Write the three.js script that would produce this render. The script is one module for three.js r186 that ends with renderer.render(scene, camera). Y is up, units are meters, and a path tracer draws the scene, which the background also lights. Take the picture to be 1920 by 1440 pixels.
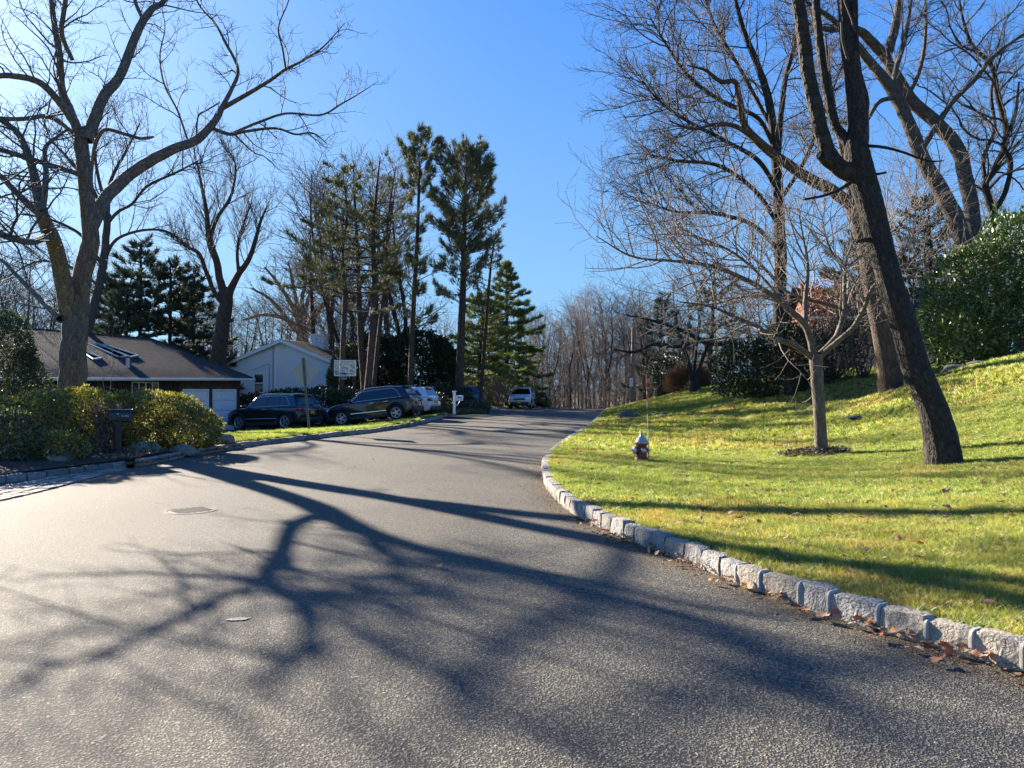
import * as THREE from 'three';
import { mergeGeometries, toCreasedNormals } from 'three/addons/utils/BufferGeometryUtils.js';
import { RoundedBoxGeometry } from 'three/addons/geometries/RoundedBoxGeometry.js';
import { TextGeometry } from 'three/addons/geometries/TextGeometry.js';
import { FontLoader } from 'three/addons/loaders/FontLoader.js';
import { ImprovedNoise } from 'three/addons/math/ImprovedNoise.js';

// ---------- camera, sky, sun, exposure ----------
const scene = new THREE.Scene();
const EYE = 1.62, F = 1440, HOR = 735;                       // eye height, focal length and horizon row of the 1920 x 1440 photograph
const camera = new THREE.PerspectiveCamera(2 * Math.atan(720 / F) * 180 / Math.PI, 4 / 3, 0.1, 3000);
camera.position.set(0, EYE, 0);
camera.lookAt(0, EYE + (HOR - 720) / F * 100, -100);
const renderer = new THREE.WebGLRenderer({ antialias: true });
renderer.toneMapping = THREE.LinearToneMapping;
renderer.toneMappingExposure = 4.4;
renderer.shadowMap.enabled = true;
const AZ = 43 * Math.PI / 180, EL = 21.5 * Math.PI / 180;    // sun: left of straight ahead, above the horizon
const SUN = new THREE.Vector3(-Math.sin(AZ) * Math.cos(EL), Math.sin(EL), -Math.cos(AZ) * Math.cos(EL));
const sun = new THREE.DirectionalLight(0xfff1de, 5);
sun.position.copy(SUN).multiplyScalar(120); sun.castShadow = true; sun.shadow.mapSize.set(4096, 4096);
sun.shadow.camera.left = sun.shadow.camera.bottom = -80; sun.shadow.camera.right = sun.shadow.camera.top = 80; sun.shadow.camera.far = 400;
sun.shadow.radius = 1.0;
scene.add(sun);
{ // clear winter sky: deep blue overhead, pale at the horizon, whiter round the low sun
  const W = 1024, H = 512, d = new Float32Array(W * H * 4), k = 1.06 / 4.4;
  const lerp = (a, b, t) => a + (b - a) * t, sm = (a, b, x) => { x = Math.min(1, Math.max(0, (x - a) / (b - a))); return x * x * (3 - 2 * x); };
  for (let j = 0; j < H; j++) for (let i = 0; i < W; i++) {
    const up = ((j + 0.5) / H - 0.5) * Math.PI, az = ((i + 0.5) / W - 0.5) * 2 * Math.PI;
    const x = Math.cos(az) * Math.cos(up), y = Math.sin(up), z = Math.sin(az) * Math.cos(up);
    const ang = Math.acos(Math.min(1, x * SUN.x + y * SUN.y + z * SUN.z)) * 180 / Math.PI, e = Math.max(0, up * 180 / Math.PI);
    const t = Math.pow(sm(-4, 46, e), 0.42);
    let c = [lerp(0.44, 0.018, t), lerp(0.80, 0.225, t), lerp(0.98, 0.90, t)];
    const dim = lerp(1, 0.45, sm(28, 72, e)); c = c.map((q) => q * dim);
    const glow = 0.62 * Math.exp(-ang / 13.5) + 0.9 * Math.exp(-ang / 6), wide = 0.26 * Math.exp(-Math.pow(ang / 31, 2));
    c = [c[0] + glow + wide * 0.38, c[1] + glow * 0.98 + wide * 0.62, c[2] + glow * 0.9 + wide * 0.6];
    if (up < 0) c = [0.16, 0.16, 0.15];
    d.set([c[0] * k, c[1] * k, c[2] * k, 1], (j * W + i) * 4);
  }
  const sky = new THREE.DataTexture(d, W, H, THREE.RGBAFormat, THREE.FloatType);
  sky.mapping = THREE.EquirectangularReflectionMapping; sky.magFilter = THREE.LinearFilter; sky.needsUpdate = true;
  scene.background = sky; scene.environment = sky;
}

// ---------- helpers ----------
const V = (x, y, z) => new THREE.Vector3(x, y, z);
const rng = (s) => () => { s = (s + 0x6d2b79f5) | 0; let t = Math.imul(s ^ (s >>> 15), 1 | s); t = (t + Math.imul(t ^ (t >>> 7), 61 | t)) ^ t; return ((t ^ (t >>> 14)) >>> 0) / 4294967296; };
const R0 = rng(7), rr = (a, b, r = R0) => a + (b - a) * r();
const noise = new ImprovedNoise(), N3 = (x, y, z = 0.37) => noise.noise(x, y, z);
const clamp = (x, a, b) => Math.min(b, Math.max(a, x)), lerp = (a, b, t) => a + (b - a) * t;
const sstep = (a, b, x) => { x = clamp((x - a) / (b - a), 0, 1); return x * x * (3 - 2 * x); };
const P = (px, py, D) => V((px - 960) / F * D, EYE + (HOR - py) / F * D, -D);   // the point at that depth behind a pixel of the photograph
const used = {};
const numbered = (n) => { const k = used[n] = (used[n] ?? -1) + 1; return k ? n + '_' + String(k).padStart(3, '0') : n; };
function tag(o, label, category, group, kind) { if (label) o.userData.label = label; if (category) o.userData.category = category; if (group) o.userData.group = group; if (kind) o.userData.kind = kind; return o; }
function thing(name, label, category, pos, turn = 0, group) { const o = new THREE.Group(); o.name = numbered(name); if (pos) o.position.copy(pos); o.rotation.y = turn; scene.add(o); return tag(o, label, category, group); }
function mesh(name, geo, mat, parent) { const m = new THREE.Mesh(geo, mat); m.name = parent ? name : numbered(name); m.castShadow = m.receiveShadow = true; (parent ?? scene).add(m); return m; }
function copyOf(o, label, group) { const c = o.clone(); c.name = numbered(o.name.replace(/_\d{3}$/, '')); c.userData = { ...o.userData }; if (label) c.userData.label = label; if (group) c.userData.group = group; scene.add(c); return c; }
const struct = (name, geo, mat) => tag(mesh(name, geo, mat), null, null, null, 'structure');
function interp(tab) { // smooth monotone curve through [x, y] pairs
  return (x) => { const n = tab.length; if (x <= tab[0][0]) return tab[0][1] + (x - tab[0][0]) * (tab[1][1] - tab[0][1]) / (tab[1][0] - tab[0][0]); if (x >= tab[n - 1][0]) return tab[n - 1][1] + (x - tab[n - 1][0]) * (tab[n - 1][1] - tab[n - 2][1]) / (tab[n - 1][0] - tab[n - 2][0]);
    let i = 0; while (x > tab[i + 1][0]) i++;
    const s = (a) => (tab[a + 1][1] - tab[a][1]) / (tab[a + 1][0] - tab[a][0]), m = (a) => a <= 0 ? s(0) : a >= n - 1 ? s(n - 2) : (s(a - 1) * s(a) > 0 ? 2 * s(a - 1) * s(a) / (s(a - 1) + s(a)) : 0);
    const h = tab[i + 1][0] - tab[i][0], t = (x - tab[i][0]) / h, t2 = t * t, t3 = t2 * t;
    return tab[i][1] * (2 * t3 - 3 * t2 + 1) + m(i) * h * (t3 - 2 * t2 + t) + tab[i + 1][1] * (-2 * t3 + 3 * t2) + m(i + 1) * h * (t3 - t2); };
}
function tps(pts) { // smooth surface through [x, d, y] points
  const n = pts.length, N = n + 3, A = [], b = [], U = (r2) => r2 > 0 ? r2 * Math.log(r2) : 0;
  for (let i = 0; i < N; i++) { A.push(new Float64Array(N)); b.push(0); }
  for (let i = 0; i < n; i++) { for (let j = 0; j < n; j++) A[i][j] = U((pts[i][0] - pts[j][0]) ** 2 + (pts[i][1] - pts[j][1]) ** 2); A[i][i] += 0.5; A[i][n] = A[n][i] = 1; A[i][n + 1] = A[n + 1][i] = pts[i][0]; A[i][n + 2] = A[n + 2][i] = pts[i][1]; b[i] = pts[i][2]; }
  for (let c = 0; c < N; c++) { let p = c; for (let i = c + 1; i < N; i++) if (Math.abs(A[i][c]) > Math.abs(A[p][c])) p = i; [A[c], A[p]] = [A[p], A[c]]; [b[c], b[p]] = [b[p], b[c]];
    for (let i = c + 1; i < N; i++) { const f = A[i][c] / A[c][c]; if (f) { for (let j = c; j < N; j++) A[i][j] -= f * A[c][j]; b[i] -= f * b[c]; } } }
  const w = new Float64Array(N);
  for (let i = N - 1; i >= 0; i--) { let s = b[i]; for (let j = i + 1; j < N; j++) s -= A[i][j] * w[j]; w[i] = s / A[i][i]; }
  return (x, d) => { let s = w[n] + w[n + 1] * x + w[n + 2] * d; for (let i = 0; i < n; i++) s += w[i] * U((x - pts[i][0]) ** 2 + (d - pts[i][1]) ** 2); return s; };
}
class GB { // collects triangles
  constructor() { this.p = []; this.n = []; this.u = []; this.c = []; this.i = []; this.colored = false; }
  get count() { return this.p.length / 3; }
  v(x, y, z, nx, ny, nz, u = 0, v = 0, c) { this.p.push(x, y, z); this.n.push(nx, ny, nz); this.u.push(u, v); if (c) { this.colored = true; this.c.push(c[0], c[1], c[2]); } else this.c.push(1, 1, 1); }
  tube(pts, rad, sides, opt = {}) {
    const n = pts.length, t = V(), a = V(), b = V(), q = new THREE.Quaternion(), prev = V(); let len = 0; const base = this.count;
    const around = Math.max(1, Math.round(2 * Math.PI * rad[0] / 0.7)), cols = sides + 1;
    for (let i = 0; i < n; i++) {
      t.subVectors(pts[Math.min(n - 1, i + 1)], pts[Math.max(0, i - 1)]).normalize();
      if (!i) { a.set(1, 0, 0); if (Math.abs(t.x) > 0.8) a.set(0, 0, 1); a.addScaledVector(t, -a.dot(t)).normalize(); } else { q.setFromUnitVectors(prev, t); a.applyQuaternion(q).addScaledVector(t, -a.dot(t)).normalize(); len += pts[i].distanceTo(pts[i - 1]); }
      b.crossVectors(t, a); prev.copy(t);
      for (let k = 0; k < cols; k++) {
        const th = k / sides * 2 * Math.PI, c = Math.cos(th), s = Math.sin(th), nx = a.x * c + b.x * s, ny = a.y * c + b.y * s, nz = a.z * c + b.z * s;
        let r = rad[i]; if (opt.lump) r *= 1 + opt.lump * (N3(nx * 1.6 + 3, pts[i].y * 1.3, nz * 1.6 + (opt.s ?? 0)) + 0.5 * N3(nx * 4 + 9, pts[i].y * 3, nz * 4));
        this.v(pts[i].x + nx * r, pts[i].y + ny * r, pts[i].z + nz * r, nx, ny, nz, k / sides * around, len / 0.7 + (opt.s ?? 0));
      }
      if (i) for (let k = 0; k < sides; k++) { const o = base + (i - 1) * cols + k; this.i.push(o, o + 1, o + cols, o + 1, o + cols + 1, o + cols); }
    }
    if (opt.cap) { const o = base + (n - 1) * cols, e = pts[n - 1]; this.v(e.x, e.y, e.z, t.x, t.y, t.z); const m = this.count - 1; for (let k = 0; k < sides; k++) this.i.push(o + k, o + k + 1, m); }
  }
  tri(a, b, c, nn, col) { const o = this.count; for (const p of [a, b, c]) this.v(p.x, p.y, p.z, nn.x, nn.y, nn.z, 0, 0, col); this.i.push(o, o + 1, o + 2); }
  leaf(p, dir, side, len, wid, col, bend = 0.15) { // a pointed leaf of four triangles folded along its rib
    const nn = V().crossVectors(side, dir).normalize(), m = p.clone().addScaledVector(dir, len * 0.48), tip = p.clone().addScaledVector(dir, len).addScaledVector(nn, -bend * len);
    const l = m.clone().addScaledVector(side, wid / 2).addScaledVector(nn, wid * 0.15), r = m.clone().addScaledVector(side, -wid / 2).addScaledVector(nn, wid * 0.15), o = this.count;
    for (const q of [p, l, m, r, tip]) this.v(q.x, q.y, q.z, nn.x, nn.y, nn.z, 0, 0, col);
    this.i.push(o, o + 1, o + 2, o, o + 2, o + 3, o + 1, o + 4, o + 2, o + 2, o + 4, o + 3);
  }
  box(w, h, d, x, y, z, ry = 0) { const g = new THREE.BoxGeometry(w, h, d); if (ry) g.rotateY(ry); g.translate(x, y, z); return this.add(g); }
  add(g) { const o = this.count, p = g.attributes.position, n = g.attributes.normal, u = g.attributes.uv; for (let k = 0; k < p.count; k++) this.v(p.getX(k), p.getY(k), p.getZ(k), n.getX(k), n.getY(k), n.getZ(k), u ? u.getX(k) : 0, u ? u.getY(k) : 0); if (g.index) for (const k of g.index.array) this.i.push(o + k); else for (let k = 0; k < p.count; k++) this.i.push(o + k); return this; }
  geo(recompute = false) { const g = new THREE.BufferGeometry(); g.setAttribute('position', new THREE.Float32BufferAttribute(this.p, 3)); g.setAttribute('normal', new THREE.Float32BufferAttribute(this.n, 3)); g.setAttribute('uv', new THREE.Float32BufferAttribute(this.u, 2)); if (this.colored) g.setAttribute('color', new THREE.Float32BufferAttribute(this.c, 3)); g.setIndex(this.i); if (recompute) g.computeVertexNormals(); return g; }
  build(name, mat, parent) { return mesh(name, this.geo(), mat, parent); }
}
function sheet(rows, uv = (p) => [p.x, -p.z], color) { // rows of points, all of one length, into a smooth sheet facing up
  const g = new GB(), w = rows[0].length;
  for (const r of rows) for (const p of r) { const [u, v] = uv(p); g.v(p.x, p.y, p.z, 0, 1, 0, u, v, color ? color(p) : undefined); }
  for (let i = 1; i < rows.length; i++) for (let k = 1; k < w; k++) { const a = (i - 1) * w + k - 1, b = a + 1, c = a + w, d = c + 1; g.i.push(a, b, c, b, d, c); }
  const geo = g.geo(true), n = geo.attributes.normal; if (n.getY(0) < 0) { for (let k = 0; k < geo.index.array.length; k += 3) { const t = geo.index.array[k]; geo.index.array[k] = geo.index.array[k + 1]; geo.index.array[k + 1] = t; } geo.computeVertexNormals(); }
  return geo;
}

// ---------- textures and materials ----------
function tex(w, h, data, srgb, rx = 1, ry = 1) { const t = new THREE.DataTexture(data, w, h, THREE.RGBAFormat); t.wrapS = t.wrapT = THREE.RepeatWrapping; t.magFilter = THREE.LinearFilter; if (srgb) t.colorSpace = THREE.SRGBColorSpace; t.repeat.set(rx, ry); t.needsUpdate = true; return t; }
const toS = (l) => Math.round(255 * clamp(l <= 0.0031308 ? l * 12.92 : 1.055 * Math.pow(l, 1 / 2.4) - 0.055, 0, 1));
function pn(seed, cx, cy) { const r = rng(seed), g = new Float32Array(cx * cy); for (let i = 0; i < g.length; i++) g[i] = r() * 2 - 1; return (u, v) => { const x = u * cx, y = v * cy, ix = Math.floor(x), iy = Math.floor(y), fx = x - ix, fy = y - iy, sx = fx * fx * (3 - 2 * fx), sy = fy * fy * (3 - 2 * fy), at = (a, b) => g[((b % cy) + cy) % cy * cx + ((a % cx) + cx) % cx]; return lerp(lerp(at(ix, iy), at(ix + 1, iy), sx), lerp(at(ix, iy + 1), at(ix + 1, iy + 1), sx), sy); }; }
function makeMaps(w, h, f, metres, metresY = metres) { const c = new Uint8Array(w * h * 4), b = new Uint8Array(w * h * 4); for (let j = 0; j < h; j++) for (let i = 0; i < w; i++) { const [r, g, bl, q] = f((i + 0.5) / w, (j + 0.5) / h), o = (j * w + i) * 4; c[o] = toS(r); c[o + 1] = toS(g); c[o + 2] = toS(bl); c[o + 3] = 255; b[o] = b[o + 1] = b[o + 2] = clamp(q, 0, 1) * 255; b[o + 3] = 255; } return { map: tex(w, h, c, true, 1 / metres, 1 / metresY), bump: tex(w, h, b, false, 1 / metres, 1 / metresY) }; }
function asphaltMaps() { // stones of the worn surface set in bitumen
  const S = 2048, c = new Uint8Array(S * S * 4), b = new Uint8Array(S * S * 4), r = rng(11), hgt = new Float32Array(S * S), col = new Float32Array(S * S * 3).fill(0.045);
  for (let k = 0; k < 240000; k++) {
    const x = r() * S | 0, y = r() * S | 0, rad = 1.1 + r() * r() * 2.5, top = 0.4 + r() * 0.6, t = r(), g = t < 0.05 ? 0.22 + r() * 0.16 : 0.085 + r() * 0.11, w = (r() - 0.4) * 0.022, R = Math.ceil(rad);
    for (let j = -R; j <= R; j++) for (let i = -R; i <= R; i++) { const q = (i * i + j * j) / (rad * rad); if (q > 1) continue; const o = ((y + j + S) % S) * S + (x + i + S) % S, hh = top * (1 - q * 0.75); if (hh > hgt[o]) { hgt[o] = hh; col[o * 3] = g * 1.16 + w; col[o * 3 + 1] = g * 1.11; col[o * 3 + 2] = g * 0.87 - w * 1.1; } }
  }
  for (let o = 0; o < S * S; o++) { for (let k = 0; k < 3; k++) c[o * 4 + k] = toS(col[o * 3 + k]); c[o * 4 + 3] = 255; b[o * 4] = b[o * 4 + 1] = b[o * 4 + 2] = hgt[o] * 255; b[o * 4 + 3] = 255; }
  return { map: tex(S, S, c, true, 1 / 5, 1 / 5), bump: tex(S, S, b, false, 1 / 5, 1 / 5) };
}
const std = (o) => new THREE.MeshStandardMaterial({ roughness: 0.8, ...o }), phys = (o) => new THREE.MeshPhysicalMaterial(o);
const lin = (r, g, b) => new THREE.Color().setRGB(r, g, b);
const asph = asphaltMaps();
const n8 = pn(1, 8, 8), n16 = pn(2, 16, 16), n32 = pn(3, 32, 32), n64 = pn(4, 64, 64), n128 = pn(5, 128, 128), n256 = pn(6, 256, 256), pnS = pn(8, 340, 120), barkA = pn(21, 14, 5), barkB = pn(22, 40, 12);
const lawnM = makeMaps(1024, 1024, (u, v) => { const a = n256(u, v), b = n128(u + 0.3, v), s = pnS(u, v), y = clamp(0.5 + 0.5 * n64(u, v) + 0.25 * a, 0, 1), k = 0.75 + 0.35 * a + 0.25 * b; return [lerp(0.125, 0.25, y) * k, lerp(0.175, 0.245, y) * k, lerp(0.034, 0.08, y) * k, 0.5 + 0.25 * a + 0.25 * s]; }, 4);
const barkM = makeMaps(512, 512, (u, v) => { const w = 0.06 * n16(u, v), f = barkA(u + w, v), g = barkB(u + w * 0.6, v), q = clamp(0.5 + 0.45 * f + 0.3 * g, 0, 1), l = n32(u + 0.2, v + 0.4), k = 0.45 + 0.75 * q + 0.2 * n256(u, v); return [0.150 * k + 0.03 * l, 0.128 * k + 0.03 * l, 0.104 * k + 0.024 * l, q]; }, 1);
const graniteM = makeMaps(512, 512, (u, v) => { const a = n256(u, v), b = n128(u, v + 0.1), c = n16(u, v), d = n32(u + 0.5, v), k = 0.30 + 0.11 * a + 0.09 * b + 0.06 * c; return [k, k * 0.97, k * 0.90, 0.5 + 0.22 * d + 0.2 * n64(u, v) + 0.12 * a]; }, 0.8);
const soilM = makeMaps(512, 512, (u, v) => { const a = n128(u, v), b = n64(u + 0.4, v), c = n256(u, v), k = 0.7 + 0.5 * a + 0.3 * c, t = clamp(0.5 + b, 0, 1); return [lerp(0.055, 0.15, t) * k, lerp(0.038, 0.10, t) * k, lerp(0.024, 0.058, t) * k, 0.5 + 0.3 * a + 0.25 * c]; }, 2);
const shingleM = makeMaps(512, 512, (u, v) => { const row = Math.floor(v * 16), fx = u * 10 + (row % 2) * 0.5, t = Math.sin((Math.floor(fx) * 12.9 + row * 78.2)) * 43758.5, q = t - Math.floor(t), edge = (fx - Math.floor(fx)) < 0.05 ? 0.5 : 1, k = (0.7 + 0.5 * q + 0.25 * n256(u, v)) * edge; return [0.044 * k, 0.045 * k, 0.047 * k, 0.5 * edge + 0.1 * q + 0.2 * n256(u, v)]; }, 3);
const woodM = makeMaps(256, 256, (u, v) => { const a = pnS(u, v * 0.1), k = 0.8 + 0.3 * n128(u, v * 0.06) + 0.15 * a; return [0.085 * k, 0.055 * k, 0.040 * k, 0.5 + 0.3 * a]; }, 2);
const M = {
  road: phys({ map: asph.map, bumpMap: asph.bump, bumpScale: 0.0055, roughness: 0.85, specularIntensity: 0.42, vertexColors: true }),
  drive: phys({ specularIntensity: 0.4, map: asph.map, bumpMap: asph.bump, bumpScale: 0.003, roughness: 0.7, color: lin(0.62, 0.62, 0.64) }),
  lawn: std({ map: lawnM.map, bumpMap: lawnM.bump, bumpScale: 0.03, roughness: 0.95, vertexColors: true }),
  soil: std({ map: soilM.map, bumpMap: soilM.bump, bumpScale: 0.04, roughness: 1 }),
  ground: std({ color: lin(0.07, 0.06, 0.04), roughness: 1 }),
  granite: std({ map: graniteM.map, bumpMap: graniteM.bump, bumpScale: 0.022, roughness: 0.9 }),
  graniteDark: std({ map: graniteM.map, bumpMap: graniteM.bump, bumpScale: 0.012, roughness: 0.9, color: lin(0.62, 0.6, 0.56) }),
  graniteWarm: std({ map: graniteM.map, bumpMap: graniteM.bump, bumpScale: 0.012, roughness: 0.9, color: lin(1.12, 1.02, 0.86) }),
  mortar: std({ map: graniteM.map, color: lin(1.7, 1.68, 1.64), bumpMap: graniteM.bump, bumpScale: 0.003, roughness: 0.9 }),
  rock: std({ map: graniteM.map, bumpMap: graniteM.bump, bumpScale: 0.02, color: lin(0.85, 0.78, 0.66), roughness: 0.92 }),
  rockDark: std({ map: graniteM.map, bumpMap: graniteM.bump, bumpScale: 0.02, color: lin(0.4, 0.4, 0.42), roughness: 0.9 }),
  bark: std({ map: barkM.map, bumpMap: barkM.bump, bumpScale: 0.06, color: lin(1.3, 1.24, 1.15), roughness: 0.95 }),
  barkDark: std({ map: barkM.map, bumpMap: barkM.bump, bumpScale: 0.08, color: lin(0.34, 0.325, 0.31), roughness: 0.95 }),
  barkGrey: std({ map: barkM.map, bumpMap: barkM.bump, bumpScale: 0.01, color: lin(0.95, 0.86, 0.76), roughness: 0.9 }),
  barkRed: std({ map: barkM.map, bumpMap: barkM.bump, bumpScale: 0.03, color: lin(0.62, 0.49, 0.42), roughness: 0.95 }),
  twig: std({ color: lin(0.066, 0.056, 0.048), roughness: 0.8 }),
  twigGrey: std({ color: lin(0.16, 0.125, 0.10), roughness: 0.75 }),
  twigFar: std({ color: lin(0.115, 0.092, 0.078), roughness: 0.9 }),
  leaf: phys({ color: 0xffffff, vertexColors: true, roughness: 0.8, transmission: 0.52, thickness: 0, side: THREE.DoubleSide }),
  gloss: phys({ color: 0xffffff, vertexColors: true, roughness: 0.42, transmission: 0.34, thickness: 0, side: THREE.DoubleSide, specularIntensity: 1 }),
  needle: phys({ color: 0xffffff, vertexColors: true, roughness: 0.8, transmission: 0.3, thickness: 0, side: THREE.DoubleSide }),
  rhodo: phys({ color: 0xffffff, vertexColors: true, roughness: 0.55, specularIntensity: 0.7, side: THREE.DoubleSide }),
  barkPale: std({ map: barkM.map, bumpMap: barkM.bump, bumpScale: 0.04, color: lin(0.75, 0.74, 0.74), roughness: 0.95 }),
  grass: phys({ color: 0xffffff, vertexColors: true, roughness: 0.8, transmission: 0.5, thickness: 0, side: THREE.DoubleSide }),
  dead: phys({ color: 0xffffff, vertexColors: true, roughness: 0.8, transmission: 0.3, thickness: 0, side: THREE.DoubleSide }),
  roof: std({ map: shingleM.map, bumpMap: shingleM.bump, bumpScale: 0.012, roughness: 0.9 }),
  wood: std({ map: woodM.map, bumpMap: woodM.bump, bumpScale: 0.006, roughness: 0.85 }),
  woodDark: std({ map: woodM.map, bumpMap: woodM.bump, bumpScale: 0.006, roughness: 0.85, color: lin(0.45, 0.5, 0.6) }),
  white: std({ color: lin(0.78, 0.78, 0.77), roughness: 0.5 }),
  siding: std({ color: lin(0.74, 0.75, 0.76), roughness: 0.55 }),
  trim: std({ color: lin(0.62, 0.60, 0.56), roughness: 0.6 }),
  brick: std({ color: lin(0.13, 0.05, 0.03), roughness: 0.9 }),
  glass: phys({ color: lin(0.02, 0.025, 0.03), roughness: 0.06, metalness: 0, specularIntensity: 1, ior: 1.6 }),
  black: std({ color: lin(0.012, 0.012, 0.014), roughness: 0.45 }),
  rubber: std({ color: lin(0.018, 0.018, 0.019), roughness: 0.85 }),
  plastic: std({ color: lin(0.022, 0.022, 0.024), roughness: 0.6 }),
  chrome: std({ color: lin(0.75, 0.76, 0.78), roughness: 0.22, metalness: 1 }),
  alloy: std({ color: lin(0.55, 0.56, 0.58), roughness: 0.35, metalness: 0.8 }),
  steel: std({ color: lin(0.42, 0.42, 0.41), roughness: 0.45, metalness: 0.6 }),
  postSteel: std({ color: lin(0.13, 0.13, 0.125), roughness: 0.5, metalness: 0.4 }),
  signBack: std({ color: lin(0.34, 0.32, 0.29), roughness: 0.5, metalness: 0.3 }),
  redPaint: std({ color: lin(0.17, 0.012, 0.010), roughness: 0.38 }),
  silver: std({ color: lin(0.36, 0.365, 0.37), roughness: 0.42, metalness: 0.25 }),
  iron: std({ map: asph.map, bumpMap: asph.bump, bumpScale: 0.002, color: lin(0.72, 0.7, 0.68), roughness: 0.85 }),
  tailRed: phys({ color: lin(0.30, 0.01, 0.012), roughness: 0.15, clearcoat: 1 }),
  lampClear: phys({ color: lin(0.7, 0.72, 0.75), roughness: 0.08, metalness: 0.4, clearcoat: 1 }),
  plateGold: std({ color: lin(0.65, 0.36, 0.03), roughness: 0.5 }),
  paintWhite: std({ map: asph.map, bumpMap: asph.bump, bumpScale: 0.003, color: lin(1.7, 1.7, 1.62), roughness: 0.7 }),
  crack: std({ color: lin(0.018, 0.017, 0.016), roughness: 0.9 }),
};
const paint = (r, g, b) => phys({ color: lin(r, g, b), roughness: 0.32, metalness: 0.25, clearcoat: 1, clearcoatRoughness: 0.04 });
// ---------- terrain: road profile, kerb lines, lawns ----------
const gRoad = (D) => 0.30 * sstep(12, 55, D) - (D > 58 ? Math.min(4, 0.0014 * (D - 58) ** 2) : 0);
const xR = interp([[-8, 16], [-2, 9.2], [1, 6.0], [3, 3.95], [4.49, 2.99], [6.22, 2.06], [7.09, 1.78], [7.72, 1.58], [8.48, 1.31], [9.72, 0.97], [10.75, 0.76], [12.2, 0.63], [13.7, 0.58], [16.1, 0.63], [18.4, 0.85], [21.2, 1.25], [25.9, 2.07], [30.6, 2.97], [39.5, 4.4], [55, 6.8], [70, 10], [90, 17], [120, 31]]);
const xL = interp([[-8, -7.5], [11, -7.6], [16.1, -8.05], [18, -8.05], [20.5, -7.85], [22.2, -7.6], [23.8, -7.06], [26, -6.35], [29.8, -5.0], [33.3, -4.35], [38, -3.9], [44, -3.4], [57, -1.2], [66, 1.6], [80, 6.5], [95, 12], [120, 25]]);
const bedLine = interp([[-8, -26], [4, -14.5], [9, -11], [13.5, -9.2], [16.4, -8.35], [17, -8.2]]);          // kerb of the planting bed along the side driveway
const xL2 = (D) => D < 16.6 ? bedLine(D) : xL(D) - 0.15;
const px2 = (px, py, D) => { const p = P(px, py, D); return [p.x, D, p.y]; };
const rightPts = [[2.9, 16.4, 0.12], px2(1772, 872, 14), px2(1538, 853, 17.5), [3, 8, 0.16], [5, 7.6, 0.24], [5.2, 5.5, 0.2], [3.6, 11.5, 0.14], [6, 11.5, 0.26], [8.6, 12.6, 0.46], px2(1920, 750, 18), px2(1920, 668, 22), px2(1850, 684, 22.5), px2(1800, 695, 23), px2(1745, 714, 24), px2(1672, 735, 24), px2(1640, 747, 27), px2(1500, 752, 29), px2(1400, 755, 31), px2(1650, 692, 40), px2(1330, 728, 42), px2(1380, 716, 44), px2(1250, 743, 48), px2(1190, 757, 52), px2(1175, 786, 36), px2(1240, 784, 36), px2(1600, 800, 20.5), px2(1300, 800, 27),
  [18, 27, 2.5], [14.5, 28, 2.15], [22, 24, 3], [30, 25, 3.2], [30, 45, 3], [18, 60, 2], [20, 80, 1], [12, 70, 0.6], [9, 3, 0.35], [14, 6, 0.9], [10.5, 9.5, 0.72], [15, 13, 1.7], [20, 15, 2.6], [30, 12, 3.2], [14, -4, 0.5], [30, -4, 1.5], [24, 100, -1.5], [40, 70, 2], [45, 30, 3.2]];
const leftPts = [[-13.26, 39.2, -0.35], [-10.6, 38, -0.24], [-5.57, 39.5, 0.17], [-8.6, 40, -0.14], [-5, 43, 0.17], [-9.2, 27, 0.08], [-10, 33, -0.1], [-8, 36, -0.06], [-17, 43, -0.44], [-14.5, 43, -0.42], [-25, 37, -0.4], [-20, 34, -0.25], [-14, 30, -0.05], [-11, 23, 0.08], [-14, 22, 0.04], [-10, 18.5, 0.14], [-11, 14, 0.14], [-16, 12, 0.14], [-22, 8, 0.14], [-20, 58, -0.3], [-13, 58, -0.1], [-16, 48, -0.25], [-10, 48, 0.0], [-9, 52, 0.3], [-4, 52, 0.36], [-3, 58, 0.38], [-10, 70, 0.1], [-30, 60, -0.6], [-45, 40, -0.6], [-45, 10, 0], [-2, 80, -0.9], [-20, 90, -1.2], [-45, 90, -1.5], [5, 105, -3], [-30, -6, 0.1]];
for (const D of [-8, -4, 0, 2, 4, 5, 6, 7, 8, 9, 10, 11.3, 12.6, 14, 16, 18, 20, 23, 27, 31, 36, 42, 48, 55, 62, 70, 80, 90, 105, 120]) { rightPts.push([xR(D) + 0.16, D, gRoad(D) + 0.125]); if (D < 15 || D > 16.3) leftPts.push([xL2(D) - 0.16, D, (D < 16.6 ? 0 : gRoad(D)) + 0.12]); }
const edgeFall = (x, D, y) => lerp(y, -3.2, Math.max(sstep(48, 70, Math.abs(x)), sstep(100, 128, D)));
const tR = tps(rightPts), tL = tps(leftPts);
const lawnR = (x, D) => edgeFall(x, D, tR(x, D) + 0.02 * N3(x * 0.5, D * 0.5)), lawnL = (x, D) => edgeFall(x, D, tL(x, D) + 0.015 * N3(x * 0.5, D * 0.5, 5));
const gY = (x, D) => x > xR(D) ? lawnR(x, D) : x < xL2(D) ? lawnL(x, D) : gRoad(D);
const on = (px, D, dy = 0) => { const x = (px - 960) / F * D; return V(x, gY(x, D) + dy, -D); };             // the ground below a column of the photograph at that depth
const ptY = (x, D, dy = 0) => V(x, gY(x, D) + dy, -D);
const rowsD = []; for (let d = -8; d < 130; d += d < 25 ? 0.25 : d < 60 ? 0.5 : 2) rowsD.push(d);
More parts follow.
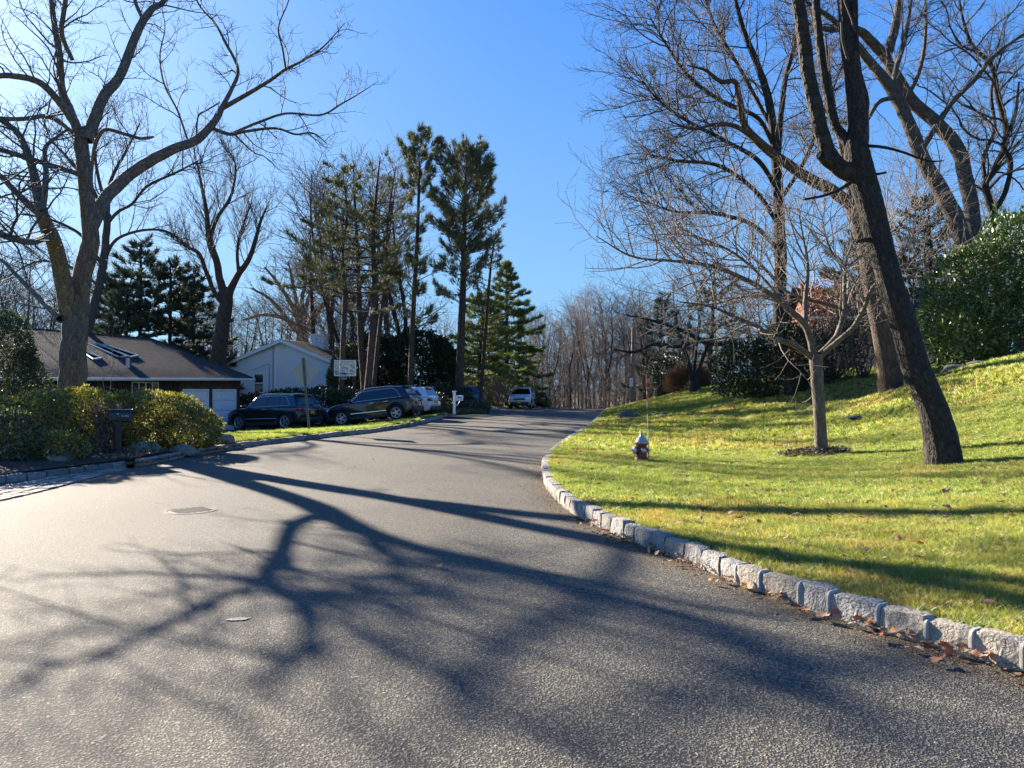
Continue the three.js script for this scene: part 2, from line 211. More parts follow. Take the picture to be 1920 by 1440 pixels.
struct('ground', (() => { const g = new THREE.CircleGeometry(2500, 64); g.rotateX(-Math.PI / 2); g.translate(0, -3.0, 0); return g; })(), M.ground);
{ // road: worn asphalt in broad uneven patches
  const rows = rowsD.map((D) => { const r = [], a = xL(D) - (D < 16.6 ? 0.0 : 0.1), b = xR(D) + 0.1; for (let k = 0; k <= 56; k++) { const x = lerp(a, b, k / 56), e = Math.abs(k / 28 - 1); r.push(V(x, gRoad(D) + 0.012 * N3(x * 0.3, D * 0.3) - (k > 28 ? 0.02 * e * e : 0), -D)); } return r; });
  struct('road', sheet(rows, undefined, (p) => { const k = 0.98 + 0.16 * N3(p.x * 0.35, p.z * 0.22) + 0.11 * N3(p.x * 1.3, p.z * 1.1, 4) + 0.07 * N3(p.x * 4, p.z * 4, 8), g = -p.z > 4 && -p.z < 16 ? clamp(1 - (xR(-p.z) - p.x + 0.25 * N3(p.x * 2, p.z * 2)) / 0.55, 0, 1) : 0; return [k * lerp(1.0, 0.86, g), k * lerp(0.985, 0.70, g), k * lerp(0.955, 0.54, g)]; }), M.road);
  // hairline cracks and a paint scrap
  const road = scene.children[scene.children.length - 1];
  const strip = (pts, w, name, mat, seed) => { const r = rng(seed), g = new GB(), q = []; for (let i = 0; i < pts.length - 1; i++) for (let k = 0; k < 14; k++) { const t = k / 14, D = lerp(pts[i][1], pts[i + 1][1], t) + (r() - 0.5) * 0.08; q.push([lerp(pts[i][0], pts[i + 1][0], t) + (r() - 0.5) * 0.08, D]); } q.forEach(([x, D], i) => { const ww = w * (0.4 + r()), y = gRoad(D) + 0.012 * N3(x * 0.3, D * 0.3) + 0.0045; for (const s of [-1, 1]) g.v(x, y, -D + s * ww, 0, 1, 0, x, D); if (i) { const o = 2 * i - 2; g.i.push(o, o + 1, o + 2, o + 1, o + 3, o + 2); } }); g.build(name, mat, road); };
  const onRoad = (px, py) => { let D = 10; for (let k = 0; k < 30; k++) D = F * (EYE - gRoad(D)) / (py - HOR); return [(px - 960) / F * D, D]; };
  strip([onRoad(640, 886), onRoad(717, 855), onRoad(790, 838), onRoad(852, 822)], 0.022, 'crack', M.crack, 3);
  strip([onRoad(560, 838), onRoad(620, 834), onRoad(692, 831)], 0.02, 'crack', M.crack, 4);
  strip([onRoad(1010, 870), onRoad(960, 842), onRoad(930, 818)], 0.018, 'crack', M.crack, 5);
  { const g = new GB(), [x, D] = onRoad(447, 1160), y = gRoad(D) + 0.012 * N3(x * 0.3, D * 0.3) + 0.006; for (const [a, b] of [[-0.09, -0.02], [-0.02, 0.03], [0.09, 0.035], [0.06, -0.03], [-0.03, -0.045]]) g.v(x + a, y, -D - b, 0, 1, 0, x + a, D + b); g.i.push(0, 2, 1, 0, 3, 2, 0, 4, 3); g.build('paint_mark', M.paintWhite, road); }
}
const lawnColor = (p) => { const a = N3(p.x * 0.28, p.z * 0.28, 2), b = N3(p.x * 0.9, p.z * 0.9, 6), c = N3(p.x * 2.7, p.z * 2.7, 9), dry = sstep(-0.05, 0.6, a * 0.7 + b * 0.5 + c * 0.3); return [lerp(1.05, 1.32, dry) + 0.1 * c, lerp(1.14, 1.06, dry) + 0.06 * c, lerp(0.9, 1.15, dry)]; };
{ const us = [0]; let s = 0.12; while (us[us.length - 1] < 70) { us.push(us[us.length - 1] + s); s = Math.min(s * 1.07, 3); }
  struct('lawn', sheet(rowsD.map((D) => us.map((u) => { const x = xR(D) + 0.08 + u; return V(x, lawnR(x, D), -D); })), undefined, lawnColor), M.lawn);
  struct('front_lawn', sheet(rowsD.map((D) => us.map((u) => { const x = xL2(D) - 0.08 - u; return V(x, lawnL(x, D), -D); })), undefined, lawnColor), M.lawn); }
{ // side driveway at the left, the long driveway in front of the garage, mulch beds
  struct('side_driveway', sheet(rowsD.filter((D) => D < 16.8).map((D) => { const r = [], b = D < 8.3 ? xL(D) : xL(D) - 0.86, a = Math.min(b - 0.01, bedLine(D) + 0.05); for (let k = 0; k <= 12; k++) { const x = lerp(a, b, k / 12); r.push(V(x, -0.006, -D)); } return r; })), M.drive);
  const cl = [[-2.4, 47.5], [-4.4, 44.6], [-6.6, 41.6], [-9.2, 39.6], [-11.6, 38.8], [-13.9, 39.6], [-15.6, 42.6]], wd = [3.4, 2.9, 2.7, 2.6, 2.8, 3.0, 2.6], rows = [];
  const cx = new THREE.CatmullRomCurve3(cl.map(([x, d]) => V(x, 0, -d)));
  for (let i = 0; i <= 70; i++) { const t = i / 70, p = cx.getPoint(t), q = cx.getTangent(t), f = t * 6, k = Math.min(5, Math.floor(f)), w = lerp(wd[k], wd[k + 1], f - k), r = []; for (let j = -8; j <= 8; j++) { const x = p.x - q.z * w * j / 8, z = p.z + q.x * w * j / 8; r.push(V(x, Math.max(gY(x, -z), gRoad(-z) * (x > xL(-z) ? 1 : -9)) + 0.035, z)); } rows.push(r); }
  struct('driveway', sheet(rows), M.drive);
  const bed = []; for (let D = 6; D <= 22.6; D += 0.2) { const r = [], far = lerp(5.2, 2.2, sstep(20, 22.6, D)); for (let k = 0; k <= 24; k++) { const x = xL2(D) - 0.1 - far * k / 24; r.push(V(x, lawnL(x, D) + 0.03 + 0.10 * sstep(0, 0.2, k / 24) * (0.6 + 0.6 * N3(x * 1.5, D * 1.5)), -D)); } bed.push(r); }
  struct('planting_bed', sheet(bed), M.soil);
  const bed2 = []; for (let D = 23; D <= 46; D += 0.4) { const r = [], a = interp([[23, 14.6], [26, 10.6], [29, 9.6], [33, 9.6], [40, 11.5], [46, 13.6]])(D), b = a + interp([[23, 4], [26, 7], [30, 9], [46, 12]])(D); for (let k = 0; k <= 24; k++) { const x = lerp(a, b, k / 24) + 0.5 * N3(D * 0.4, k * 0.1); r.push(V(x, lawnR(x, D) + 0.03 + 0.03 * N3(x * 2, D * 2), -D)); } bed2.push(r); }
  struct('leaf_litter_bed', sheet(bed2), M.soil);
}
// ---------- kerbs: single blocks of granite with raised mortar between the near ones ----------
function blockGeo(seed, nx, ny, nz, rough) { const g = new THREE.BoxGeometry(1, 1, 1, nx, ny, nz), p = g.attributes.position; for (let i = 0; i < p.count; i++) { let x = p.getX(i), y = p.getY(i), z = p.getZ(i); const e = (a) => Math.abs(a) > 0.49; const k = (e(x) ? 1 : 0) + (e(y) ? 1 : 0) + (e(z) ? 1 : 0); if (k >= 2) { const f = k === 3 ? 0.86 : 0.93; if (e(x)) x *= lerp(1, f, 0.6); if (e(y) && y > 0) y *= f; if (e(z)) z *= f; } const n = (o) => rough * N3(x * 2.3 + seed * 3.1, y * 2.3 + o, z * 2.3 + seed); p.setXYZ(i, x + n(1) * 0.5, y > -0.4 ? y + n(5) : y, z + n(9) * 1.6); } g.computeVertexNormals(); const u = g.attributes.uv; for (let i = 0; i < u.count; i++) u.setXY(i, u.getX(i) * 0.3 + seed * 0.37, u.getY(i) * 0.2 + seed * 0.21); return g; }
const blocks = Array.from({ length: 8 }, (_, k) => toCreasedNormals(blockGeo(k + 1, 5, 3, 2, 0.095), 0.7));
function kerb(name, line, height, D0, D1, len, side, mats, base, mortarTo, seed) {
  const k = new THREE.Group(); k.name = name; tag(k, null, null, null, 'structure'); scene.add(k);
  const r = rng(seed), pts = []; for (let D = D0; D < D1; D += 0.05) pts.push(V(line(D), 0, -D));
  let acc = 0, last = 0, want = len * (0.8 + 0.4 * r());
  for (let i = 1; i < pts.length; i++) { acc += pts[i].distanceTo(pts[i - 1]); if (acc < want) continue;
    const a = pts[last], b = pts[i], dx = b.x - a.x, dz = b.z - a.z, L = Math.hypot(dx, dz), m = a.clone().add(b).multiplyScalar(0.5), D = -m.z, nx = -dz / L * side, nz = dx / L * side, y = base(D);
    const h = height * (0.9 + 0.2 * r()), w = 0.13 + 0.03 * r(), s = mesh('stone', blocks[r() * 8 | 0], mats[r() * mats.length | 0], k);
    s.position.set(m.x + nx * w * 0.45, y + h / 2 - 0.03, m.z + nz * w * 0.45); s.rotation.set((r() - 0.5) * 0.06, -Math.atan2(dz, dx) + (r() < 0.5 ? Math.PI : 0) + (r() - 0.5) * 0.05, (r() - 0.5) * 0.05); s.scale.set(L * 0.965, h + 0.06, w);
    if (D < mortarTo) { const q = mesh('mortar_joint', mortarG, M.mortar, k), hh = h * (0.94 + 0.08 * r()); q.position.set(b.x + nx * w * 0.36, y + hh / 2 - 0.01, b.z + nz * w * 0.36); q.rotation.y = -Math.atan2(dz, dx); q.scale.set(0.024 + 0.012 * r(), hh + 0.02, w * 1.02); }
    last = i; acc = 0; want = len * (0.75 + 0.5 * r()); }
}
const mortarG = new RoundedBoxGeometry(1, 1, 1, 2, 0.28);
kerb('lawn_kerb', xR, 0.165, 2.2, 42, 0.31, 1, [M.granite, M.granite, M.graniteWarm, M.granite, M.graniteDark], gRoad, 6.6, 31);
kerb('far_lawn_kerb', xR, 0.15, 42.2, 90, 0.9, 1, [M.granite, M.graniteWarm], gRoad, 0, 32);
kerb('verge_kerb', (D) => xL(D) - 0.02, 0.15, 16.7, 43, 0.42, -1, [M.graniteDark, M.graniteWarm, M.granite], gRoad, 0, 33);
kerb('far_verge_kerb', (D) => xL(D) - 0.02, 0.14, 47.5, 100, 0.9, -1, [M.graniteDark, M.granite], gRoad, 0, 34);
kerb('bed_kerb', (D) => bedLine(D) + 0.02, 0.13, 5, 16.7, 0.42, -1, [M.graniteDark, M.granite], () => 0, 0, 35);
{ // apron of granite setts where the side driveway meets the road
  const k = new THREE.Group(); k.name = 'driveway_apron'; tag(k, null, null, null, 'structure'); scene.add(k); const r = rng(51), g = blocks.map((b) => b.clone().scale(1, 0.6, 1));
  struct('apron_bed', sheet([8.2, 10, 12, 14, 16.2].map((D) => [V(xL(D) - 0.92, 0.004, -D), V(xL(D) + 0.02, 0.004, -D)])), M.graniteDark);
  for (let row = 0; row < 4; row++) for (let D = 8.4; D < 16.0;) { const L = 0.22 + 0.12 * r(), x = xL(D) - 0.075 - row * 0.213, s = mesh('sett', g[r() * 8 | 0], [M.granite, M.graniteDark, M.graniteWarm][r() * 3 | 0], k); s.position.set(x, -0.004 + 0.013 * r(), -D - L / 2); s.rotation.y = Math.PI / 2 + (r() - 0.5) * 0.06; s.scale.set(L * 0.92, 0.06, 0.19); D += L; }
}
// ---------- trees ----------
const SH = (sx, sy, px) => { // the point over that column of the photograph whose shadow falls at sx, sy on the road
  const D = F * EYE / (sy - HOR), X = (sx - 960) / F * D, k = (px - 960) / F, L = (X - k * D) / (Math.sin(AZ) + k * Math.cos(AZ)); return V(X - L * Math.sin(AZ), L * Math.tan(EL), -(D + L * Math.cos(AZ))); };
function smoothPath(pts, rads, step, wob, r) { // Catmull-Rom through the points, resampled, with a little irregularity
  const c = new THREE.CatmullRomCurve3(pts, false, 'centripetal'), len = c.getLength(), n = Math.max(2, Math.round(len / step)), out = [], rad = [], cum = [0];
  for (let i = 1; i < pts.length; i++) cum.push(cum[i - 1] + pts[i].distanceTo(pts[i - 1]));
  for (let i = 0; i <= n; i++) { const u = i / n, f = u * (pts.length - 1), k = Math.min(pts.length - 2, Math.floor(f)), p = c.getPoint(u), w = lerp(rads[k], rads[k + 1], f - k); if (i && i < n) p.add(V(r() - 0.5, (r() - 0.5) * 0.6, r() - 0.5).multiplyScalar(wob * w * 2)); out.push(p); rad.push(w); }
  return [out, rad];
}
const pathLen = (p) => { let s = 0; for (let i = 1; i < p.length; i++) s += p[i].distanceTo(p[i - 1]); return s; };
class Tree {
  constructor(name, label, base, o = {}) {
    this.base = base; this.r = rng(o.seed ?? 1); this.g = thing(name, label, o.category ?? 'tree', base, 0, o.group);
    this.o = { wig: 0.22, up: 0.12, ang: 0.85, ratio: 0.42, per: [1.6, 2.6, 4], start: [0.3, 0.15, 0.1], depth: 3, thick: 0.012, minR: 0.004, seg: 0.35, minLen: 0.25, grav: 0, lenCap: 99, ...o };
    this.crown = new GB(); this.mat = o.bark ?? M.bark; this.twigMat = o.twig ?? M.twig;
  }
  local(p) { return p.clone().sub(this.base); }
  limb(partName, pts, radii, o = {}) { // pts in the world, radii in metres; children sprout along it
    const q = pts.map((p) => this.local(p)), [path, rad] = smoothPath(q, radii, o.step ?? Math.max(0.12, radii[0] * 1.1), o.wob ?? 0.06, this.r), g = new GB();
    g.tube(path, rad, o.sides ?? (radii[0] > 0.12 ? 14 : radii[0] > 0.05 ? 9 : 6), { lump: o.lump ?? 0.09, s: this.r() * 7, cap: o.cap ?? true }); g.build(partName, this.mat, this.g);
    if (o.sprout !== 0) this.sprout(path, rad, 0, o); return path;
  }
  sprout(path, rad, lvl, o = {}) {
    const O = { ...this.o, ...o }; if (lvl >= O.depth) return;
    const r = this.r, L = pathLen(path), n = Math.round((O.per[lvl] ?? 4) * L * (o.sprout ?? 1) * (0.85 + 0.3 * r())), s0 = O.start[lvl] ?? 0.1;
    for (let i = 0; i < n; i++) {
      const t = lerp(s0, 1, (i + r()) / n), f = t * (path.length - 1), k = Math.min(path.length - 2, Math.floor(f)), p = path[k].clone().lerp(path[k + 1], f - k), pr = lerp(rad[k], rad[k + 1], f - k), tan = V().subVectors(path[k + 1], path[k]).normalize();
      const pe = V(r() - 0.5, r() - 0.5, r() - 0.5); pe.addScaledVector(tan, -pe.dot(tan)).normalize();
      const a = O.ang * (0.65 + 0.7 * r()), d = tan.clone().multiplyScalar(Math.cos(a)).addScaledVector(pe, Math.sin(a)); d.y += O.up * (lvl ? 1 : 1.2); d.normalize();
      let cl = Math.min(O.lenCap, Math.max(L, O.refLen ?? 0)) * O.ratio * (1 - 0.6 * t) * (0.45 + 0.85 * r()); if (lvl === 0) cl = Math.max(cl, (O.kid ?? 0) * (0.6 + 0.6 * r())); else cl = Math.max(cl, O.minLen * (0.6 + 0.8 * r()));
      this.branch(p, d, cl, Math.min(pr * 0.72, Math.max(O.minR, cl * O.thick)), lvl + 1, o, O);
    }
  }
  branch(p, d, len, r0, lvl, o, O) {
    const r = this.r, seg = Math.max(O.seg * 0.5, Math.min(O.seg, len / 3)), n = Math.max(2, Math.ceil(len / seg)), path = [p], rad = [r0]; let q = p.clone(), dir = d.clone();
    for (let i = 1; i <= n; i++) { dir.add(V(r() - 0.5, r() - 0.5, r() - 0.5).multiplyScalar(O.wig * 2)); dir.y += O.up * 0.35 - O.grav * i / n; dir.normalize(); q = q.clone().addScaledVector(dir, len / n); path.push(q); rad.push(lerp(r0, Math.max(O.minR * 0.55, r0 * 0.3), i / n)); }
    this.crown.tube(path, rad, r0 > 0.03 ? 5 : r0 > 0.012 ? 4 : 3, { s: r() * 5 }); this.sprout(path, rad, lvl, o);
    if (this.o.tip && lvl >= O.depth) this.o.tip(this, path[path.length - 1], dir);
  }
  done() { if (this.crown.count) this.crown.build('crown', this.twigMat, this.g); return this.g; }
}
const rm = (D, ...w) => w.map((x) => x / 2 / F * D);                  // radii from widths in the photograph
const PP = (D, ...a) => { const out = []; for (let i = 0; i < a.length; i += 2) { const d = Array.isArray(D) ? lerp(D[0], D[1], i / (a.length - 2)) : D; out.push(P(a[i], a[i + 1], d)); } return out; };

// the big old tree at the left, whose shadow lies over the road
{ const D = 24, b = on(132, D), T = new Tree('bare_tree', 'tall bare tree with thick forked trunk in front of the long brown house', b, { seed: 101, wig: 0.33, up: 0.07, ang: 0.95, ratio: 0.40, per: [2.3, 3.2, 3.4], depth: 3, minR: 0.0105, thick: 0.015, bark: M.bark, kid: 2.3, lenCap: 5, minLen: 0.36, start: [0.12, 0.12, 0.08] });
  T.limb('trunk', [b.clone().add(V(-0.05, -0.3, 0)), b.clone().add(V(0, 0.35, 0)), ...PP(D, 135, 740, 138, 640, 141, 570, 146, 520)], [0.62, 0.5, ...rm(D, 50.4, 43.7, 45.4, 38.6)], { sprout: 0, lump: 0.06, sides: 24, step: 0.18 });
  T.limb('branch', PP([24, 23.6], 141, 575, 158, 500, 168, 450, 162, 380, 153, 300, 147, 238), rm(D, 33.6, 33.6, 30.2, 26.9, 25.2, 21.8), { sprout: 0.35, kid: 1.6 });
  T.limb('branch', PP([23.6, 25.5], 150, 262, 128, 205, 112, 165, 108, 105, 95, 26, 84, -60, 70, -160), rm(D, 18.5, 16.8, 14.3, 12.6, 10.1, 7.6, 3.4), { kid: 2 });
  T.limb('branch', PP([23.6, 21.5], 150, 255, 112, 195, 70, 152, 20, 140, -40, 138, -120, 100), rm(D, 13.4, 12.6, 11.8, 10.1, 8.4, 4.2), { kid: 2 });
  T.limb('branch', PP([23.6, 26.5], 160, 262, 190, 181, 222, 140, 254, 56, 280, 15, 302, 0, 340, -60), rm(D, 21, 19.3, 17.6, 16, 12.6, 10.1, 5.9), { kid: 1.8 });
  T.limb('branch', PP([23.8, 23], 132, 110, 112, 60, 118, 0, 130, -90, 140, -180), rm(D, 7.6, 9.2, 8.4, 6.7, 2.5), { kid: 1.8 });
  T.limb('branch', PP([26, 26.4], 268, 40, 250, 0, 240, -60, 230, -150), rm(D, 7.6, 7.6, 6.7, 2.5), { kid: 1.6 });
  T.limb('branch', PP([24, 28.5], 168, 432, 190, 380, 215, 349, 258, 314, 319, 280, 366, 261, 400, 226, 412, 204), rm(D, 23.5, 24.4, 23.5, 22.7, 20.2, 18.5, 16, 13.4), { sprout: 0.5, kid: 1.2 });
  T.limb('branch', PP([28.5, 30], 410, 206, 432, 165, 444, 129, 418, 73, 400, 40, 372, 8, 350, -40), rm(D, 11.8, 9.2, 8, 6.7, 5, 4.2, 2.5), { kid: 1.4 });
  T.limb('branch', PP([28.5, 27], 413, 202, 465, 172, 508, 146, 534, 127, 562, 113, 603, 86, 646, 39), rm(D, 10.1, 9.2, 7.6, 6.3, 5, 3.4, 1.3), { kid: 1.3 });
  T.limb('branch', PP([27, 26], 534, 127, 528, 90, 520, 50, 538, 0, 548, -40), rm(D, 5, 4.2, 3.4, 2.5, 1.3), { kid: 0.9 });
  T.limb('branch', PP([28, 26.5], 398, 240, 430, 250, 456, 245, 517, 239, 552, 250, 585, 248, 612, 268), rm(D, 8.4, 7.6, 6.7, 5, 4.2, 3.4, 1.7), { kid: 1.1 });
  T.limb('branch', PP([28.3, 27], 430, 250, 482, 228, 534, 211, 603, 213, 640, 192, 668, 176, 708, 150), rm(D, 5.9, 5.9, 5, 4.2, 3.4, 2.5, 1), { kid: 1.0 });
  T.limb('branch', PP([28, 29], 350, 262, 330, 205, 305, 155, 297, 100, 306, 50, 300, 10), rm(D, 5, 4.2, 4.2, 3.4, 2.5, 1.7), { kid: 1 });
  T.limb('branch', PP([28, 29], 366, 258, 370, 215, 385, 205, 410, 190), rm(D, 5, 4.2, 3.4, 3.4), { kid: 0.8 });
  T.limb('branch', PP([24, 25], 168, 400, 176, 270, 195, 242, 232, 250, 262, 258, 286, 255), rm(D, 4.2, 7.6, 6.7, 6.7, 5.9, 4.2), { kid: 1, sprout: 0.8 });
  // limbs to the left, reaching towards the street
  T.limb('branch', [...PP([24, 22.3], 130, 600, 114, 508, 99, 452), P(86, 426, 21.2), P(77, 400, 20.6), P(70, 370, 20.6), P(62, 330, 21), P(48, 285, 21.6), P(28, 245, 22), P(0, 225, 22), P(-60, 190, 21)], rm(21.5, 35.3, 31.9, 28.6, 25.2, 21, 17.6, 15.1, 13.4, 10.9, 9.2, 4.2), { kid: 1.9, start: [0.4, 0.12, 0.08] });
  T.limb('branch', [P(80, 410, 20.7), P(58, 388, 20.8), P(28, 360, 21.2), P(0, 331, 21.8), P(-60, 280, 22)], rm(21, 13.4, 12.6, 10.9, 10.1, 4.2), { kid: 1.7 });
  T.limb('branch', [P(78, 395, 20.3), P(84, 330, 20.8), P(82, 276, 21.6), P(100, 258, 22.4), P(125, 240, 23)], rm(20, 11.8, 10.9, 9.2, 6.7, 5), { kid: 1.3 });
  T.limb('branch', [P(91, 438, 21.6), SH(553, 985, 66), SH(528, 1038, 30), SH(500, 1080, -10), SH(522, 1108, -55), SH(568, 1133, -95), SH(562, 1230, -115), SH(470, 1300, -150)], rm(17, 16.8, 15.1, 13.4, 12.6, 12.6, 11.8, 9.2, 4.2), { kid: 1.9, sprout: 0.8 });
  T.limb('branch', [SH(570, 1133, -98), SH(660, 1108, -90), SH(770, 1062, -60), SH(860, 1015, -50)], rm(18, 11.8, 10.1, 8.4, 4.2), { kid: 1.6 });
  T.limb('branch', [SH(500, 1079, -9), SH(380, 1140, -75), SH(220, 1210, -160), SH(40, 1265, -230)], rm(16, 6.7, 5.9, 5, 2.5), { kid: 1.6 });
  T.limb('branch', PP([23.6, 27], 112, 598, 92, 578, 73, 560, 26, 512, 0, 487, -50, 470), rm(D, 12.6, 11.8, 10.1, 7.6, 6.7, 3.4), { kid: 0.9, sprout: 0.7 });
  T.limb('branch', [P(150, 262, 23.8), SH(1800, 1150, 92), SH(1600, 1250, 20), SH(1300, 1300, -60), SH(1000, 1380, -130)], rm(D, 10.1, 9.2, 7.6, 5.9, 2.5), { kid: 1.3, sprout: 0.6 });
  T.limb('branch', [P(160, 330, 23.7), SH(1120, 1110, 60), SH(1000, 1180, -30), SH(880, 1290, -110), SH(800, 1400, -160)], rm(D, 9.2, 8.4, 7.6, 6.7, 3.4), { kid: 1.3, sprout: 0.6 });
  T.done(); }
// leaning trunk at the right with upright stems
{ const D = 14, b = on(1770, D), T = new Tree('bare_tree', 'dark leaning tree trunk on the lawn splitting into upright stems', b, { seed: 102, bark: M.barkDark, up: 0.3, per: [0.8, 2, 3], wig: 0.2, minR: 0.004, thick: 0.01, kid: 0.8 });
  T.limb('trunk', [b.clone().add(V(0.04, -0.3, 0)), b.clone().add(V(0, 0.05, 0)), ...PP(D, 1753, 778, 1719, 694, 1700, 625, 1678, 555, 1664, 505, 1647, 440, 1630, 370, 1612, 310, 1606, 255)], [0.43, 0.325, ...rm(D, 52, 49, 47, 46, 45, 46, 48, 51, 38)], { sprout: 0, lump: 0.07, sides: 30, step: 0.1, wob: 0.02 });
  T.limb('branch', PP([14, 13.4], 1612, 330, 1575, 312, 1556, 285, 1543, 250, 1530, 194, 1517, 129, 1508, 56, 1500, 0, 1492, -80, 1478, -220, 1470, -380), rm(D, 34, 32, 28, 26, 26, 25, 24, 23, 20, 13, 4), { sprout: 0.3, lump: 0.05 });
  T.limb('branch', PP([14, 14.4], 1604, 290, 1588, 262, 1568, 232, 1554, 172, 1541, 86, 1533, 0, 1528, -80, 1535, -200, 1530, -320), rm(D, 22, 20, 18, 17, 16, 15, 12, 8, 3), { sprout: 0.3, lump: 0.05 });
  T.limb('branch', PP([14, 13.8], 1610, 290, 1610, 220, 1605, 160, 1595, 100, 1588, 30, 1584, -60, 1576, -240, 1585, -460), rm(D, 42, 36, 32, 27, 24, 22, 14, 4), { sprout: 0.2, lump: 0.05 });
  T.limb('branch', PP([14, 13.6], 1616, 240, 1622, 190, 1610, 129, 1606, 60, 1606, 0, 1606, -60, 1625, -200, 1640, -330), rm(D, 22, 20, 15, 13, 12, 10, 7, 3), { sprout: 0.2, lump: 0.05 });
  T.limb('branch', PP([13.9, 13.4], 1630, 272, 1655, 274, 1690, 282, 1746, 301, 1772, 300), rm(D, 7, 6, 5, 4, 2), { sprout: 0.5, kid: 0.3 });
  T.limb('branch_stub', PP([14, 13.3], 1612, 330, 1580, 352, 1550, 365, 1510, 373), rm(D, 9, 7, 5, 4), { sprout: 0 });
  T.limb('branch_stub', PP([14, 13.6], 1568, 312, 1550, 300, 1540, 290), rm(D, 22, 20, 16), { sprout: 0, cap: true });
  T.limb('branch_stub', PP([14, 13.7], 1642, 452, 1625, 449, 1608, 453), rm(D, 11, 9, 6), { sprout: 0 });
  T.limb('branch_stub', PP([14, 13.8], 1634, 326, 1650, 325, 1664, 322), rm(D, 7, 5, 4), { sprout: 0 });
  T.done(); }
// young tree with a pale spreading crown
{ const D = 17.5, b = on(1540, D), T = new Tree('young_tree', 'small bare tree with wide low branches in a mulch ring', b, { seed: 103, bark: M.barkGrey, twig: M.twigGrey, up: 0.2, ang: 0.95, ratio: 0.5, per: [5.6, 4.0, 3.2], wig: 0.27, minR: 0.0068, thick: 0.0095, kid: 2.0, depth: 3, minLen: 0.35 });
  T.limb('trunk', [b.clone().add(V(0, -0.2, 0)), b.clone().add(V(0, 0.05, 0)), ...PP(D, 1538, 800, 1534, 745, 1531, 690, 1530, 664)], [0.17, 0.145, ...rm(D, 22, 22, 23, 26)], { sprout: 0, lump: 0.05, sides: 16 });
  T.limb('branch', PP([17.5, 16], 1525, 672, 1492, 647, 1456, 636, 1417, 611, 1390, 600, 1335, 575, 1275, 566), rm(D, 12, 11, 9, 8, 7, 4, 2), {});
  T.limb('branch', PP([17.5, 17], 1527, 668, 1511, 611, 1483, 583, 1450, 555, 1400, 525, 1340, 500, 1270, 490, 1185, 480, 1118, 442), rm(D, 14, 13, 12, 10, 9, 7, 5, 4, 1.5), {});
  T.limb('branch', PP([17.5, 18.3], 1512, 612, 1510, 569, 1514, 528, 1515, 490, 1506, 440, 1498, 390), rm(D, 10, 9, 8, 6, 4, 2), {});
  T.limb('branch', PP([17.5, 18.6], 1537, 664, 1567, 633, 1580, 600, 1585, 578, 1584, 519, 1590, 480, 1610, 440), rm(D, 12, 11, 10, 9, 7, 5, 2), {});
  T.limb('branch', PP([17.5, 16.4], 1542, 664, 1572, 639, 1600, 614, 1622, 575, 1640, 535, 1690, 500, 1730, 470), rm(D, 11, 10, 9, 8, 6, 4, 2), {});
  T.limb('branch', PP([18.2, 19.5], 1585, 580, 1555, 571, 1519, 562, 1472, 544, 1430, 500, 1380, 455), rm(D, 7, 7, 6, 5, 4, 2), {});
  T.limb('branch', PP([17.3, 19], 1470, 570, 1430, 520, 1370, 470, 1290, 440, 1220, 440), rm(D, 6, 6, 5, 4, 2), {});
  T.limb('branch', PP([17.6, 18.6], 1585, 500, 1560, 470, 1545, 420, 1550, 370), rm(D, 5, 4, 3, 2), {});
  T.limb('branch', PP([18, 20], 1590, 500, 1640, 460, 1690, 420, 1720, 380), rm(D, 5, 4, 3, 2), {});
  T.done();
  const m = new GB(), r = rng(5); for (let k = 0; k < 1500; k++) { const a = r() * 6.28, d = 0.75 * Math.sqrt(r()), p = ptY(b.x + Math.cos(a) * d * 1.1 - 0.15, -b.z + Math.sin(a) * d * 0.8 + 0.05, 0.02 + 0.10 * (1 - d / 0.8) * r() + 0.10 * (1 - d)), s = V(r() - 0.5, (r() - 0.5) * 0.5, r() - 0.5).normalize(), q = V(r() - 0.5, 0.3 * r(), r() - 0.5).normalize(), c = 0.5 + r(); m.leaf(p, q, s, 0.06 + 0.06 * r(), 0.02 + 0.015 * r(), [0.05 * c, 0.032 * c, 0.022 * c], 0); } tag(m.build('mulch_ring', M.dead), 'dark bark mulch heaped round the small bare tree', 'mulch', null, 'stuff'); }
// trees behind the laurel and up the slope
{ const D = 24, b = on(1672, D), T = new Tree('bare_tree', 'brown tree trunk behind the leaning tree, long limb arching left', b, { seed: 104, bark: M.barkRed, up: 0.12, minLen: 0.5, per: [2.6, 3.4, 3.8], wig: 0.24, minR: 0.007, kid: 1.6, thick: 0.011, lenCap: 5 });
  T.limb('trunk', [b.clone().add(V(0.03, -0.3, 0)), b.clone(), ...PP(D, 1663, 667, 1647, 597, 1637, 541, 1622, 460, 1600, 385)], [0.46, 0.38, ...rm(D, 38, 34, 31, 28, 25)], { sprout: 0, sides: 16, lump: 0.08 });
  T.limb('branch', PP([24, 21.5], 1600, 385, 1565, 358, 1530, 340, 1470, 301, 1427, 267, 1397, 232, 1388, 185, 1380, 151, 1354, 151, 1324, 129, 1290, 120), rm(D, 24, 22, 21, 18, 15, 13, 11, 9, 8, 5, 2), {});
  T.limb('branch', PP([22, 20], 1420, 262, 1380, 235, 1340, 232, 1300, 240, 1255, 225), rm(D, 8, 8, 6, 4, 2), {});
  T.limb('branch', PP([24, 26], 1612, 420, 1590, 340, 1575, 250, 1560, 160, 1550, 60), rm(D, 14, 12, 10, 8, 3), {});
  T.done(); }
